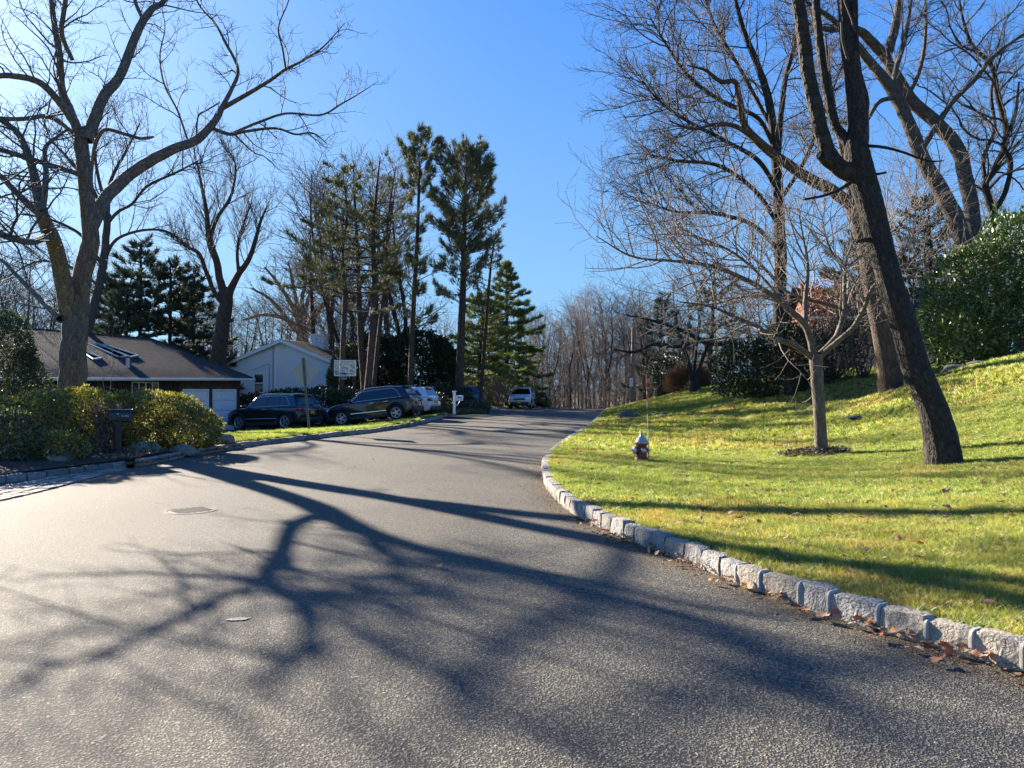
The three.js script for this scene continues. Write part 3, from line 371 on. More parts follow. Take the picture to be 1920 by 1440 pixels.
{ const D = 30, b = on(1838, D), T = new Tree('bare_tree', 'grey tree rising from behind the laurel, leaning left, nearer of two', b, { seed: 105, bark: M.barkPale, up: 0.12, minLen: 0.5, per: [2.5, 3.3, 3.8], wig: 0.24, minR: 0.0095, kid: 2.3, thick: 0.011, lenCap: 6 });
  T.limb('trunk', [b.clone(), ...PP(D, 1824, 560, 1806, 443, 1772, 366, 1738, 310, 1711, 241, 1677, 168, 1640, 120)], [0.42, ...rm(D, 36, 31, 29, 27, 24, 22, 17)], { sprout: 0.3, sides: 14 });
  T.limb('branch', PP([30, 28], 1640, 122, 1600, 70, 1560, 30, 1500, -10), rm(D, 17, 13, 9, 4), {});
  T.limb('branch', PP([30, 32], 1700, 225, 1680, 150, 1700, 70, 1715, -20), rm(D, 12, 11, 9, 5), {});
  T.limb('branch', PP([30, 28], 1680, 180, 1650, 190, 1620, 230, 1570, 225, 1530, 210), rm(D, 9, 8, 7, 5, 2), {});
  T.done(); }
{ const D = 32, b = on(1846, D), T = new Tree('bare_tree', 'thick pale trunk above the laurel curving up and left, right of its twin', b, { seed: 106, bark: M.barkPale, up: 0.12, minLen: 0.5, per: [2.5, 3.3, 3.8], wig: 0.24, minR: 0.0095, kid: 2.3, thick: 0.011, lenCap: 6 });
  T.limb('trunk', [b.clone(), ...PP(D, 1834, 520, 1828, 422, 1814, 336, 1797, 275, 1758, 228, 1711, 185, 1677, 129, 1655, 92)], [0.4, ...rm(D, 31, 27, 26, 26, 24, 23, 20, 18)], { sprout: 0.25, sides: 14 });
  T.limb('branch', PP([32, 30], 1656, 95, 1616, 56, 1585, 50, 1556, 52, 1500, 30), rm(D, 19, 15, 12, 10, 4), {});
  T.limb('branch', PP([32, 33], 1664, 108, 1680, 56, 1690, 0, 1696, -70), rm(D, 18, 17, 15, 9), { sprout: 0.6 });
  T.limb('branch', PP([32, 31], 1725, 290, 1762, 228, 1789, 189, 1832, 146, 1860, 110, 1890, 85, 1925, 60), rm(D, 11, 11, 10, 9, 8, 6, 4), {});
  T.limb('branch', PP([32, 34], 1705, 180, 1730, 120, 1740, 40, 1735, -40), rm(D, 9, 8, 6, 3), {});
  T.done(); }
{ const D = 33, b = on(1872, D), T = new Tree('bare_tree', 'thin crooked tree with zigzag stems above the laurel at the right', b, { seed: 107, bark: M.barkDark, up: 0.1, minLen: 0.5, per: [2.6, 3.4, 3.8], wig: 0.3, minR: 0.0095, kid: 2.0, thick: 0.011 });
  T.limb('trunk', [b.clone(), ...PP(D, 1870, 520, 1866, 417, 1858, 379, 1850, 344, 1872, 310, 1890, 254, 1875, 181, 1862, 120, 1827, 82, 1810, 34, 1800, -30)], [0.24, ...rm(D, 16, 14, 12, 11, 11, 11, 10, 8, 7, 5, 2)], { sides: 10 });
  T.limb('branch', PP([33, 31], 1864, 400, 1888, 357, 1898, 301, 1884, 270, 1905, 220, 1915, 150), rm(D, 9, 9, 8, 8, 6, 3), {});
  T.limb('branch', PP([33, 35], 1855, 360, 1846, 300, 1868, 240, 1862, 170, 1885, 90), rm(D, 8, 8, 7, 6, 3), {});
  T.done(); }
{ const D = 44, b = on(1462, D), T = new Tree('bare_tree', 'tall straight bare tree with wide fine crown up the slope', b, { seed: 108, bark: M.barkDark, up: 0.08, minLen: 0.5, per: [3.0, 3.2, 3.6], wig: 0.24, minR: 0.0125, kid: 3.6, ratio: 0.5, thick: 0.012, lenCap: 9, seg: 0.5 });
  T.limb('trunk', [b.clone(), ...PP(D, 1462, 600, 1464, 500, 1462, 409, 1453, 258, 1440, 172, 1418, 108, 1397, 56, 1375, -30)], [0.46, ...rm(D, 25, 23, 21, 17, 14, 12, 10, 5)], { sprout: 0.5, start: [0.35, 0.15, 0.1] });
  T.limb('branch', PP([44, 46], 1458, 300, 1474, 151, 1492, 82, 1510, 0), rm(D, 12, 10, 8, 4), {});
  T.limb('branch', PP([44, 40], 1452, 270, 1423, 220, 1358, 190, 1294, 142, 1246, 73, 1215, 20), rm(D, 9, 8, 7, 6, 4, 2), {});
  T.limb('branch', PP([44, 39], 1456, 350, 1423, 300, 1360, 262, 1290, 225, 1240, 190, 1205, 150), rm(D, 9, 9, 7, 6, 4, 2), {});
  T.limb('branch', PP([44, 42], 1460, 420, 1420, 360, 1350, 310, 1270, 300, 1220, 290), rm(D, 9, 8, 7, 5, 2), {});
  T.limb('branch', PP([44, 47], 1450, 240, 1380, 110, 1340, 40, 1320, -30), rm(D, 8, 7, 5, 2), {});
  T.limb('branch', PP([44, 41], 1463, 470, 1410, 420, 1340, 400, 1260, 395, 1200, 370), rm(D, 8, 8, 6, 4, 2), {});
  T.limb('branch', PP([44, 46], 1460, 380, 1510, 300, 1550, 200, 1590, 100), rm(D, 9, 8, 6, 3), {});
  T.done(); }
{ const D = 42, b = on(1303, D), T = new Tree('bare_tree', 'small many-stemmed bare tree beside the brown mounded shrub', b, { seed: 109, bark: M.barkDark, up: 0.1, minLen: 0.5, per: [2.6, 3.2, 3.4], wig: 0.26, minR: 0.0095, kid: 1.4, thick: 0.012 });
  T.limb('trunk', [b.clone(), ...PP(D, 1301, 715, 1299, 705)], [0.3, ...rm(D, 17, 16)], { sprout: 0 });
  T.limb('branch', PP([42, 41], 1298, 706, 1290, 680, 1282, 650, 1272, 620, 1268, 585), rm(D, 9, 8, 7, 5, 3), {});
  T.limb('branch', PP([42, 43], 1300, 706, 1303, 680, 1308, 640, 1314, 600), rm(D, 8, 6, 5, 3), {});
  T.limb('branch', PP([42, 41.5], 1303, 706, 1315, 680, 1326, 650, 1340, 620, 1370, 600), rm(D, 9, 7, 6, 5, 2), {});
  T.limb('branch', PP([42, 38], 1300, 640, 1270, 650, 1230, 645, 1190, 660, 1150, 655), rm(D, 7, 7, 6, 5, 2), {});
  T.limb('branch', PP([42, 40], 1380, 640, 1330, 645, 1280, 620, 1220, 600, 1170, 590), rm(D, 8, 8, 7, 5, 2), {});
  T.done(); }
// trees behind the brown house
{ const D = 50, b = on(410, D), T = new Tree('bare_tree', 'forked bare tree behind the right end of the brown house roof', b, { seed: 110, bark: M.barkRed, up: 0.22, minLen: 0.5, per: [3.4, 3.4, 3.4], ang: 0.7, wig: 0.2, minR: 0.013, kid: 2.4, thick: 0.012, ratio: 0.45, lenCap: 7, seg: 0.5 });
  T.limb('trunk', [b.clone(), ...PP(D, 408, 690, 417, 611, 425, 556, 428, 540)], [0.62, ...rm(D, 32, 26, 24, 22)], { sprout: 0 });
  T.limb('branch', PP([50, 49], 424, 560, 412, 526, 404, 486, 392, 455, 389, 434, 386, 397, 374, 336, 368, 300), rm(D, 15, 14, 13, 12, 10, 8, 5, 2), {});
  T.limb('branch', PP([50, 51], 428, 548, 447, 513, 465, 486, 478, 449, 486, 419, 500, 385), rm(D, 14, 12, 10, 8, 6, 3), {});
  T.limb('branch', PP([50, 48], 422, 575, 404, 553, 386, 510, 371, 474, 349, 462, 318, 440), rm(D, 9, 8, 8, 7, 5, 2), {});
  T.limb('branch', PP([50, 52], 392, 450, 405, 410, 430, 370, 440, 320, 436, 290), rm(D, 8, 7, 6, 4, 2), {});
  T.limb('branch', PP([50, 52], 447, 515, 444, 470, 452, 430, 470, 380), rm(D, 7, 6, 5, 3), {});
  T.done(); }
{ const D = 42, b = on(150, D), T = new Tree('bare_tree', 'dark bare tree with round crown close behind the tall forked tree', b, { seed: 111, bark: M.barkPale, up: 0.14, minLen: 0.5, per: [3.0, 3.2, 3.2], wig: 0.3, minR: 0.011, kid: 2.4, thick: 0.012, ratio: 0.45, lenCap: 7, seg: 0.5 });
  T.limb('trunk', [b.clone(), ...PP(D, 160, 640, 174, 580, 186, 529, 195, 470, 200, 400)], [0.45, ...rm(D, 16, 16, 15, 14, 12)], { sprout: 0 });
  T.limb('branch', PP([42, 40], 198, 420, 220, 396, 245, 382, 273, 349, 331, 321, 370, 300), rm(D, 7, 6, 5, 5, 4, 2), {});
  T.limb('branch', PP([42, 43], 194, 490, 215, 450, 267, 431, 313, 434, 350, 460), rm(D, 6, 6, 5, 4, 2), {});
  T.limb('branch', PP([42, 44], 200, 405, 205, 340, 235, 280, 260, 230), rm(D, 8, 7, 5, 2), {});
  T.limb('branch', PP([42, 41], 198, 420, 170, 350, 120, 290, 80, 250), rm(D, 7, 6, 5, 2), {});
  T.limb('branch', PP([42, 40], 192, 500, 150, 440, 90, 410, 30, 400), rm(D, 7, 6, 4, 2), {});
  T.limb('branch', PP([42, 44], 192, 540, 130, 500, 70, 490, 10, 520), rm(D, 6, 5, 4, 2), {});
  T.limb('branch', PP([42, 44], 200, 400, 180, 320, 175, 260, 190, 210), rm(D, 7, 6, 4, 2), {});
  T.done(); }
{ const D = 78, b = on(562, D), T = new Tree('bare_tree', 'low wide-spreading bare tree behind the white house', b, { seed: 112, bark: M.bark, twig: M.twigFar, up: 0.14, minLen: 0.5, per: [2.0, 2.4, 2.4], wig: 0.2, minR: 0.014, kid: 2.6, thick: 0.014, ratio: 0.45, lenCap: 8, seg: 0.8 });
  T.limb('trunk', [b.clone(), ...PP(D, 566, 660, 566, 625)], [0.8, ...rm(D, 24, 22)], { sprout: 0 });
  for (const a of [[540, 600, 505, 560, 470, 540], [550, 580, 520, 530, 495, 500], [556, 570, 548, 530, 540, 490], [575, 570, 590, 530, 600, 500], [590, 590, 620, 560, 645, 545], [548, 605, 500, 590, 455, 600], [566, 560, 572, 520, 560, 485]]) T.limb('branch', PP([D, D - 4 + 8 * T.r()], 566, 632, ...a), rm(D, 10, 8, 6, 3), {});
  T.done(); }
// ---------- evergreens ----------
const rv = (r) => V(r() * 2 - 1, r() * 2 - 1, r() * 2 - 1);
function tuft(g, p, d, len, n, wid, cols, r) { for (let k = 0; k < n; k++) { const q = d.clone().addScaledVector(rv(r), 0.75).normalize(), s = V().crossVectors(q, rv(r)).normalize(), L = len * (0.6 + 0.7 * r()), c = cols[r() * cols.length | 0], f = 0.75 + 0.5 * r(), nn = V().crossVectors(q, s), b = p.clone().addScaledVector(d, -len * 0.5 * r()); g.tri(b.clone().addScaledVector(s, wid / 2), b.clone().addScaledVector(s, -wid / 2), b.clone().addScaledVector(q, L), nn, [c[0] * f, c[1] * f, c[2] * f]); } }
const PINE = [[0.12, 0.14, 0.05], [0.09, 0.115, 0.045], [0.15, 0.155, 0.058], [0.16, 0.15, 0.065]], DARKP = [[0.028, 0.048, 0.022], [0.036, 0.056, 0.024], [0.024, 0.040, 0.022]], BLUEP = [[0.045, 0.07, 0.042], [0.055, 0.08, 0.045], [0.038, 0.06, 0.036]];
function pine(label, D, path, widths, o) { // path: pixels of the trunk from low to high
  const O = { seed: 1, from: 0.3, whorl: 0.7, per: 5, reach: (t) => 3.4 * (1 - t) + 1.0, up: 0.25, droop: 0.1, tuftLen: 0.3, tuftN: 8, tuftW: 0.045, tufts: 4.2, inner: 0.3, cols: PINE, name: 'pine_tree', bark: M.barkRed, skip: 0, ...o };
  const px = PP(D, ...path), b = o.base ?? ptY(px[0].x, D), T = new Tree(O.name, label, b, { seed: O.seed, bark: O.bark, group: O.group }), r = T.r;
  const line = T.limb('trunk', [b.clone().add(V(0, -0.2, 0)), ...px], [widths[0] / 2 / F * D, ...rm(D, ...widths.map((w) => w * 0.85))], { sprout: 0, sides: 9, lump: 0.04, step: 0.5, wob: 0.04 });
  const boughs = new GB(), fol = new GB(), H = line[line.length - 1].y, y0 = lerp(0, H, O.from);
  const at = (y) => { let i = 0; while (i < line.length - 2 && line[i + 1].y < y) i++; return line[i].clone().lerp(line[i + 1], clamp((y - line[i].y) / Math.max(1e-3, line[i + 1].y - line[i].y), 0, 1)); };
  for (let y = y0; y < H; y += O.whorl * (0.6 + 0.8 * r())) {
    const t = (y - y0) / (H - y0), n = Math.max(2, Math.round(O.per * (0.6 + 0.8 * r()))), ph = r() * 6.28;
    for (let k = 0; k < n; k++) {
      if (r() < (typeof O.skip === 'function' ? O.skip(t) : O.skip)) continue;
      const L = O.reach(t, ph + k) * (0.55 + 0.65 * r()); if (L < 0.15) continue; const az = ph + k / n * 6.28 + (r() - 0.5) * 0.7;
      let dir = V(Math.cos(az), (O.up) + (r() - 0.5) * 0.35 + 0.5 * t * t, Math.sin(az)).normalize(), q = at(y + (r() - 0.5) * 0.4), pts = [q], rad = [0.012 + L * 0.011]; const m = Math.max(3, Math.ceil(L / 0.45));
      for (let i = 1; i <= m; i++) { dir = dir.clone().add(rv(r).multiplyScalar(0.14)); dir.y += (i / m > 0.5 ? 0.10 : -O.droop * 0.5); dir.normalize(); q = q.clone().addScaledVector(dir, L / m); pts.push(q); rad.push(lerp(rad[0], 0.008, i / m)); }
      boughs.tube(pts, rad, 4);
      const side = V().crossVectors(dir, V(0, 1, 0)).normalize(), cnt = Math.round(L * O.tufts * 3);
      for (let i = 0; i < cnt; i++) { const u = lerp(O.inner, 1.04, Math.pow(r(), 0.6)), f = Math.min(m - 1e-3, u * m), a = Math.floor(f), p = pts[a].clone().lerp(pts[a + 1], f - a), spread = 0.34 * L * (1.1 - u) * (0.3 + r()) + 0.08, sg = r() < 0.5 ? -1 : 1; p.addScaledVector(side, sg * spread * (0.3 + 0.7 * r())).add(V(0, (r() - 0.35) * 0.22 * (O.thickness ?? 1), 0)); tuft(fol, p, dir.clone().multiplyScalar(0.7).addScaledVector(side, sg * 0.5).add(V(0, 0.35, 0)).normalize(), O.tuftLen, O.tuftN, O.tuftW, O.cols, r); }
    }
  }
  tag(boughs.build('branch', O.bark, T.g), null, null, null, 'stuff'); fol.build('foliage', M.needle, T.g); return T;
}
pine('tall pine with a dense broad dark crown, right of the pine row', 50, [861, 745, 864, 640, 868, 540, 870, 440, 872, 368, 874, 300], [20, 18, 14, 11, 8, 3], { seed: 201, from: 0.42, whorl: 0.5, per: 6, inner: 0.5, reach: (t) => t < 0.30 ? 2.1 : 3.0 * Math.sqrt(Math.max(0, 1 - ((t - 0.62) / 0.45) ** 2)), skip: (t) => t < 0.3 ? 0.68 : 0.1, tufts: 6.5, cols: PINE, tuftN: 9, tuftLen: 0.32, tuftW: 0.034, up: 0.55, thickness: 2.2, inner: 0.35, whorl: 0.42, per: 7 });
pine('tall slim pine with a narrow tuft of foliage at its top', 50, [770, 735, 772, 640, 778, 520, 783, 420, 785, 340, 787, 276], [13, 12, 10, 8, 6, 2], { seed: 202, from: 0.32, whorl: 0.55, per: 5, reach: (t) => t < 0.68 ? 1.5 + 0.8 * Math.sin(t * 9) : 1.75 * Math.sqrt(Math.max(0.05, 1 - ((t - 0.86) / 0.2) ** 2)), skip: (t) => t < 0.68 ? 0.6 : 0, tufts: 9, tuftN: 9, tuftLen: 0.32, tuftW: 0.034, up: 0.55, thickness: 2.0, inner: 0.4, inner: 0.5 });
pine('leftmost pine of the row, with wispy flat tiers beside the basketball hoop', 46, [640, 745, 643, 640, 646, 545, 641, 480, 650, 400, 640, 310], [13, 12, 10, 8, 6, 2], { seed: 203, from: 0.42, whorl: 0.8, per: 4, reach: (t) => 4.2 * (1 - t) + 0.9, up: 0.16, skip: 0.1, inner: 0.45, tufts: 4.6, tuftN: 8, thickness: 0.6 });
pine('second pine from the left in the row, straight grey trunk', 48, [683, 745, 676, 640, 672, 540, 668, 440, 664, 372, 662, 300], [14, 13, 11, 8, 6, 2], { seed: 204, from: 0.45, whorl: 0.8, per: 4, reach: (t) => 3.4 * (1 - t) + 1.0, skip: 0.3, inner: 0.5, tufts: 3.6, tuftN: 8, tuftLen: 0.3, tuftW: 0.028, up: 0.4, thickness: 1.5 });
pine('pine of the row with two close trunks, behind the hood of the navy car', 47, [688, 748, 697, 640, 702, 545, 700, 430, 706, 350, 712, 292], [16, 15, 12, 8, 6, 2], { seed: 205, from: 0.5, whorl: 0.8, per: 4, reach: (t) => 3.2 * (1 - t) + 1.0, skip: 0.3, inner: 0.5, tufts: 3.6, tuftN: 8, tuftLen: 0.3, tuftW: 0.028, up: 0.4, thickness: 1.5 });
pine('thin pine leaning right in the middle of the row', 49, [700, 745, 710, 630, 722, 520, 726, 430, 735, 350, 742, 310], [10, 10, 8, 6, 4, 2], { seed: 206, from: 0.5, whorl: 0.9, per: 4, reach: (t) => 3.2 * (1 - t) + 1.0, skip: 0.3, inner: 0.5, tufts: 3.6, tuftN: 8, tuftLen: 0.3, tuftW: 0.028, up: 0.4, thickness: 1.5 });
pine('small lopsided pine just right of the broad-crowned pine', 54, [905, 690, 912, 600, 918, 520, 924, 470, 930, 432], [8, 7, 6, 4, 2], { seed: 207, from: 0.4, whorl: 0.6, per: 4, reach: (t) => 1.6 - 0.8 * t, tufts: 3.2, base: on(900, 54) });
pine('dense green conifer with pointed top and low sunlit boughs by the road bend', 72, [950, 740, 950, 640, 950, 560, 950, 488], [12, 9, 6, 2], { seed: 208, name: 'conifer_tree', from: 0.12, whorl: 0.45, per: 7, reach: (t) => 5.0 * Math.pow(1 - t, 0.85) + 0.25, up: 0.05, droop: 0.25, tufts: 5.2, tuftN: 9, tuftLen: 0.36, tuftW: 0.06, cols: [[0.11, 0.17, 0.035], [0.08, 0.13, 0.03], [0.15, 0.20, 0.04]] });
pine('broad low conifer with yellow green boughs behind the navy parked car', 64, [898, 740, 900, 660, 904, 590, 905, 555], [9, 8, 6, 2], { seed: 209, name: 'conifer_tree', from: 0.2, whorl: 0.45, per: 7, reach: (t) => 3.9 * Math.pow(1 - t, 0.7) + 0.5, up: 0.0, droop: 0.2, tufts: 5, tuftN: 9, tuftLen: 0.36, tuftW: 0.06, cols: [[0.14, 0.20, 0.035], [0.09, 0.15, 0.03], [0.18, 0.22, 0.04]] });
{ const rows = [[208, 520, 57, 3.2, 211], [262, 455, 55, 3.4, 212], [318, 490, 56, 3.0, 213], [362, 500, 58, 2.8, 214], [236, 545, 53, 2.6, 215]], words = ['leftmost dark spruce over the brown roof', 'tallest dark spruce over the middle of the brown roof', 'dark spruce second from the right over the brown roof', 'rightmost dark spruce over the brown roof', 'shorter spruce in front of the dark spruce row'];
  rows.forEach(([x, top, D, w, s], i) => pine(words[i], D, [x, 700, x, 640, x + 1, 560 > top ? (560 + top) / 2 : 560, x, top], [9, 8, 6, 2], { seed: s, name: 'spruce_tree', bark: M.barkDark, from: 0.12, whorl: 0.55, per: 6, reach: (t) => w * 1.35 * Math.pow(1 - t, 0.7) + 0.5, up: 0.1, droop: 0.2, tufts: 3.8, tuftN: 9, tuftLen: 0.4, tuftW: 0.065, cols: BLUEP, skip: 0.08 })); }
pine('dark pine rising behind the laurel and the two curved trunks', 50, [1748, 640, 1746, 540, 1745, 450, 1742, 372], [12, 10, 7, 2], { seed: 221, from: 0.25, whorl: 0.55, per: 6, reach: (t) => 3.4 * Math.pow(1 - t, 0.6) + 0.5, tufts: 3, tuftN: 9, tuftW: 0.06, cols: DARKP, bark: M.barkDark });
pine('dark pine behind the leaning trunk, low on the slope', 46, [1620, 690, 1618, 600, 1612, 520, 1608, 440], [10, 9, 7, 2], { seed: 222, from: 0.15, whorl: 0.55, per: 6, reach: (t) => 2.8 * Math.pow(1 - t, 0.6) + 0.5, tufts: 3, tuftN: 9, tuftW: 0.06, cols: DARKP, bark: M.barkDark });
pine('dark ragged conifer behind the small bare tree, left of the brick house', 56, [1330, 700, 1335, 620, 1338, 560, 1340, 505], [10, 9, 7, 2], { seed: 223, name: 'conifer_tree', from: 0.2, whorl: 0.6, per: 6, reach: (t) => 2.8 * Math.pow(1 - t, 0.6) + 0.5, skip: 0.2, tufts: 2.6, tuftN: 8, tuftW: 0.06, cols: DARKP, bark: M.barkDark });
pine('dark conifer where the far lawn meets the woods', 70, [1235, 720, 1238, 650, 1240, 600, 1242, 555], [9, 8, 6, 2], { seed: 224, name: 'conifer_tree', from: 0.1, whorl: 0.6, per: 6, reach: (t) => 2.6 * Math.pow(1 - t, 0.6) + 0.4, skip: 0.25, tufts: 2.4, tuftN: 8, tuftLen: 0.4, tuftW: 0.07, cols: DARKP, bark: M.barkDark });

// ---------- shrubs and hedges of single leaves ----------
function bush(name, label, category, base, lobes, n, leafLen, leafWid, cols, mat, o = {}) {
  const T = thing(name, label, category, base, 0, o.group), r = rng(o.seed ?? 3), g = new GB(), areas = lobes.map((l) => l[3] * l[4] + l[4] * l[5] + l[3] * l[5]), sum = areas.reduce((a, b) => a + b, 0), sn = o.seed ?? 3;
  const bump = (d, k) => 1 + (o.bump ?? 0.16) * (N3(d.x * 2.2 + k * 5 + sn, d.y * 2.2, d.z * 2.2) + 0.7 * N3(d.x * 5 + k, d.y * 5, d.z * 5 + sn));
  for (let i = 0; i < n; i++) {
    let q = r() * sum, k = 0; while (q > areas[k]) q -= areas[k++]; const l = lobes[k], d = rv(r); if (d.lengthSq() > 1 || d.lengthSq() < 0.01) { i--; continue; } d.normalize(); if (d.y < (o.low ?? -0.9)) continue;
    const dep = (r() < (o.inner ?? 0.3) ? 0.45 + 0.45 * r() : 0.88 + 0.14 * r()) * bump(d, k), p = V(l[0] + d.x * l[3] * dep, l[1] + d.y * l[4] * dep, l[2] + d.z * l[5] * dep); if (p.y < 0.02) continue;
    if (lobes.some((m, j) => j !== k && ((p.x - m[0]) / m[3]) ** 2 + ((p.y - m[1]) / m[4]) ** 2 + ((p.z - m[2]) / m[5]) ** 2 < 0.5)) continue;
    const dir = d.clone().multiplyScalar(0.6).addScaledVector(rv(r), 0.75).add(V(0, o.lift ?? 0.25, 0)).normalize(), side = V().crossVectors(dir, rv(r)).normalize(), c = cols[r() * cols.length | 0], f = 0.7 + 0.6 * r(), L = leafLen * (0.6 + 0.7 * r());
    g.leaf(p, dir, side, L, leafWid * (L / leafLen), [c[0] * f, c[1] * f, c[2] * f]);
  }
  g.build('foliage', mat, T);
  const st = new GB(); for (const l of lobes) for (let k = 0; k < (o.stems ?? 5); k++) { const a = V(l[0] * 0.6 + (r() - 0.5) * 0.3, -0.05, l[2] * 0.6 + (r() - 0.5) * 0.3), e = V(l[0] + (r() - 0.5) * l[3] * 1.3, l[1] + l[4] * (0.2 + 0.5 * r()), l[2] + (r() - 0.5) * l[5] * 1.3), m = a.clone().lerp(e, 0.5).add(rv(r).multiplyScalar(0.12)); st.tube([a, m, e], [0.022, 0.014, 0.006].map((x) => x * (o.stemK ?? 1)), 5); } tag(st.build('stem', M.twig, T), null, null, null, 'stuff');
  return T;
}
const HEDGE = [[0.28, 0.26, 0.024], [0.18, 0.195, 0.022], [0.40, 0.33, 0.026], [0.10, 0.12, 0.018]], RHODO = [[0.030, 0.048, 0.018], [0.040, 0.058, 0.02], [0.024, 0.038, 0.016]], LAUREL = [[0.10, 0.17, 0.03], [0.07, 0.13, 0.028], [0.13, 0.20, 0.035]], EVER = [[0.03, 0.05, 0.02], [0.022, 0.04, 0.016], [0.04, 0.06, 0.022]];
bush('tall_shrub', 'tall dark evergreen shrub at the left edge, before the long brown house', 'shrub', ptY(-13.75, 21), [[-0.4, 1.6, 0.3, 1.2, 2.1, 1.1], [0.3, 1.2, 0, 0.8, 1.5, 0.8], [-0.2, 2.85, 0, 0.75, 0.95, 0.7]], 26000, 0.10, 0.045, EVER.concat([[0.06, 0.085, 0.022]]), M.leaf, { seed: 31 });
bush('evergreen_shrub', 'low dark evergreen shrub at the left edge behind the bed kerb', 'shrub', ptY(-10.9, 15.6), [[-0.3, 0.6, 0.1, 1.0, 0.8, 0.7], [0.6, 0.5, 0, 0.7, 0.65, 0.6], [-1.4, 0.7, 0.2, 1.0, 0.9, 0.8]], 12000, 0.085, 0.04, EVER.concat([[0.10, 0.13, 0.025], [0.08, 0.11, 0.024]]), M.leaf, { seed: 131 });
bush('hedge_shrub', 'yellow topped leafy shrub left of the black mailbox', 'shrub', ptY(-11.1, 18.6), [[0, 0.7, 0, 1.2, 0.8, 0.9], [0.9, 0.9, 0.2, 0.7, 0.7, 0.7], [-1.1, 0.6, 0.2, 0.9, 0.75, 0.8]], 22000, 0.085, 0.042, HEDGE, M.leaf, { seed: 32 });
bush('hedge_shrub', 'large rounded yellow topped shrub right of the black mailbox', 'shrub', ptY(-9.6, 20.4), [[0.2, 0.68, 0.1, 1.25, 0.82, 1.0], [-0.9, 0.68, 0.2, 0.95, 0.76, 0.8], [1.1, 0.5, 0.2, 0.8, 0.58, 0.8]], 30000, 0.085, 0.042, HEDGE, M.leaf, { seed: 33 });
bush('low_shrub', 'low green sprawling shrub under the tall evergreen shrub', 'shrub', ptY(-9.75, 16.2), [[0, 0.25, 0, 0.8, 0.4, 0.5], [-0.8, 0.2, 0.3, 0.6, 0.4, 0.5]], 7000, 0.08, 0.04, HEDGE, M.leaf, { seed: 34 });
bush('low_shrub', 'small leafy plant at the foot of the mailbox post', 'shrub', ptY(-8.7, 18.1), [[0, 0.12, 0, 0.28, 0.24, 0.25]], 420, 0.08, 0.036, HEDGE, M.leaf, { seed: 35 });
bush('rhododendron_hedge', 'long glossy hedge between the white house and the parked cars', 'hedge', on(560, 45), [[-2.3, 0.8, 0.6, 1.6, 1.0, 1.0], [-0.6, 0.9, 0, 1.6, 1.15, 1.0], [1.2, 1.0, 0, 1.6, 1.15, 1.0], [2.9, 1.0, 0.2, 1.4, 1.1, 1.0]], 22000, 0.17, 0.08, RHODO.concat([[0.075, 0.095, 0.035]]), M.rhodo, { seed: 36 });
bush('rhododendron', 'huge dark evergreen shrub mass behind the pine trunks', 'shrub', on(745, 56), [[-1.5, 2.6, 0, 2.5, 3.0, 1.8], [1.4, 2.8, 0, 2.6, 3.1, 1.8], [-3.3, 1.8, 0.4, 1.6, 2.8, 1.4], [3.2, 2.2, 0, 1.3, 3, 1.4]], 42000, 0.26, 0.12, RHODO, M.rhodo, { seed: 37, stems: 10, stemK: 2 });
bush('rhododendron', 'glossy evergreen shrub growing between the hoop and the white house', 'shrub', on(650, 53), [[0, 2.2, 0, 1.2, 2.4, 1.1], [0.4, 3.6, 0, 0.9, 1.2, 0.9]], 8000, 0.2, 0.09, RHODO.concat([[0.09, 0.105, 0.03], [0.08, 0.095, 0.03]]), M.rhodo, { seed: 38 });
bush('rhododendron', 'evergreen shrub behind the tail of the white parked car', 'shrub', on(738, 46), [[-0.9, 0.6, 0, 1.0, 0.9, 0.8], [0.9, 0.7, 0, 1.2, 0.95, 0.8], [2.4, 0.6, 0, 1.1, 0.9, 0.8]], 6500, 0.17, 0.075, RHODO.concat([[0.08, 0.10, 0.035]]), M.rhodo, { seed: 39 });
bush('evergreen_shrub', 'dark shrub in front of the broad-crowned pine, behind the white mailbox', 'shrub', on(826, 49), [[0, 0.8, 0, 1.1, 1.1, 0.8], [1.3, 0.6, 0, 0.9, 0.8, 0.7]], 5000, 0.15, 0.06, EVER, M.rhodo, { seed: 40 });
bush('low_shrub', 'rounded low shrub beside the white mailbox post', 'shrub', on(886, 47), [[0, 0.35, 0, 0.75, 0.5, 0.6], [0.7, 0.3, 0.2, 0.4, 0.35, 0.4]], 2600, 0.1, 0.045, EVER, M.leaf, { seed: 41 });
bush('low_shrub', 'small sunlit yellow green shrub in front of the navy car by the road bend', 'shrub', on(902, 50), [[0, 0.35, 0, 0.6, 0.45, 0.4], [-0.5, 0.4, 0, 0.35, 0.35, 0.35]], 1600, 0.1, 0.045, [[0.14, 0.16, 0.02], [0.11, 0.14, 0.02]], M.leaf, { seed: 42 });
bush('laurel_shrub', 'big glossy laurel shrub at the right edge of the lawn', 'shrub', on(1862, 27), [[-0.6, 2.0, 0, 1.75, 2.4, 1.6], [0.9, 2.6, 0, 1.8, 2.9, 1.7], [-1.3, 1.0, 0.6, 1.1, 1.2, 1.1], [0.3, 1.1, 1.0, 1.5, 1.3, 1.1], [2.3, 2.2, 0, 1.5, 2.6, 1.5]], 52000, 0.17, 0.062, LAUREL, M.gloss, { seed: 43, stems: 6, bump: 0.2 });
bush('evergreen_hedge', 'dark shaded evergreen shrub row behind the small bare tree, left part', 'hedge', on(1450, 31.5), [[-1.2, 0.9, 0, 1.3, 1.4, 1.0], [0.4, 1.3, 0, 1.3, 1.7, 1.0], [-0.2, 0.6, 0.6, 1.5, 0.8, 0.7]], 22000, 0.13, 0.06, EVER, M.rhodo, { seed: 44 });
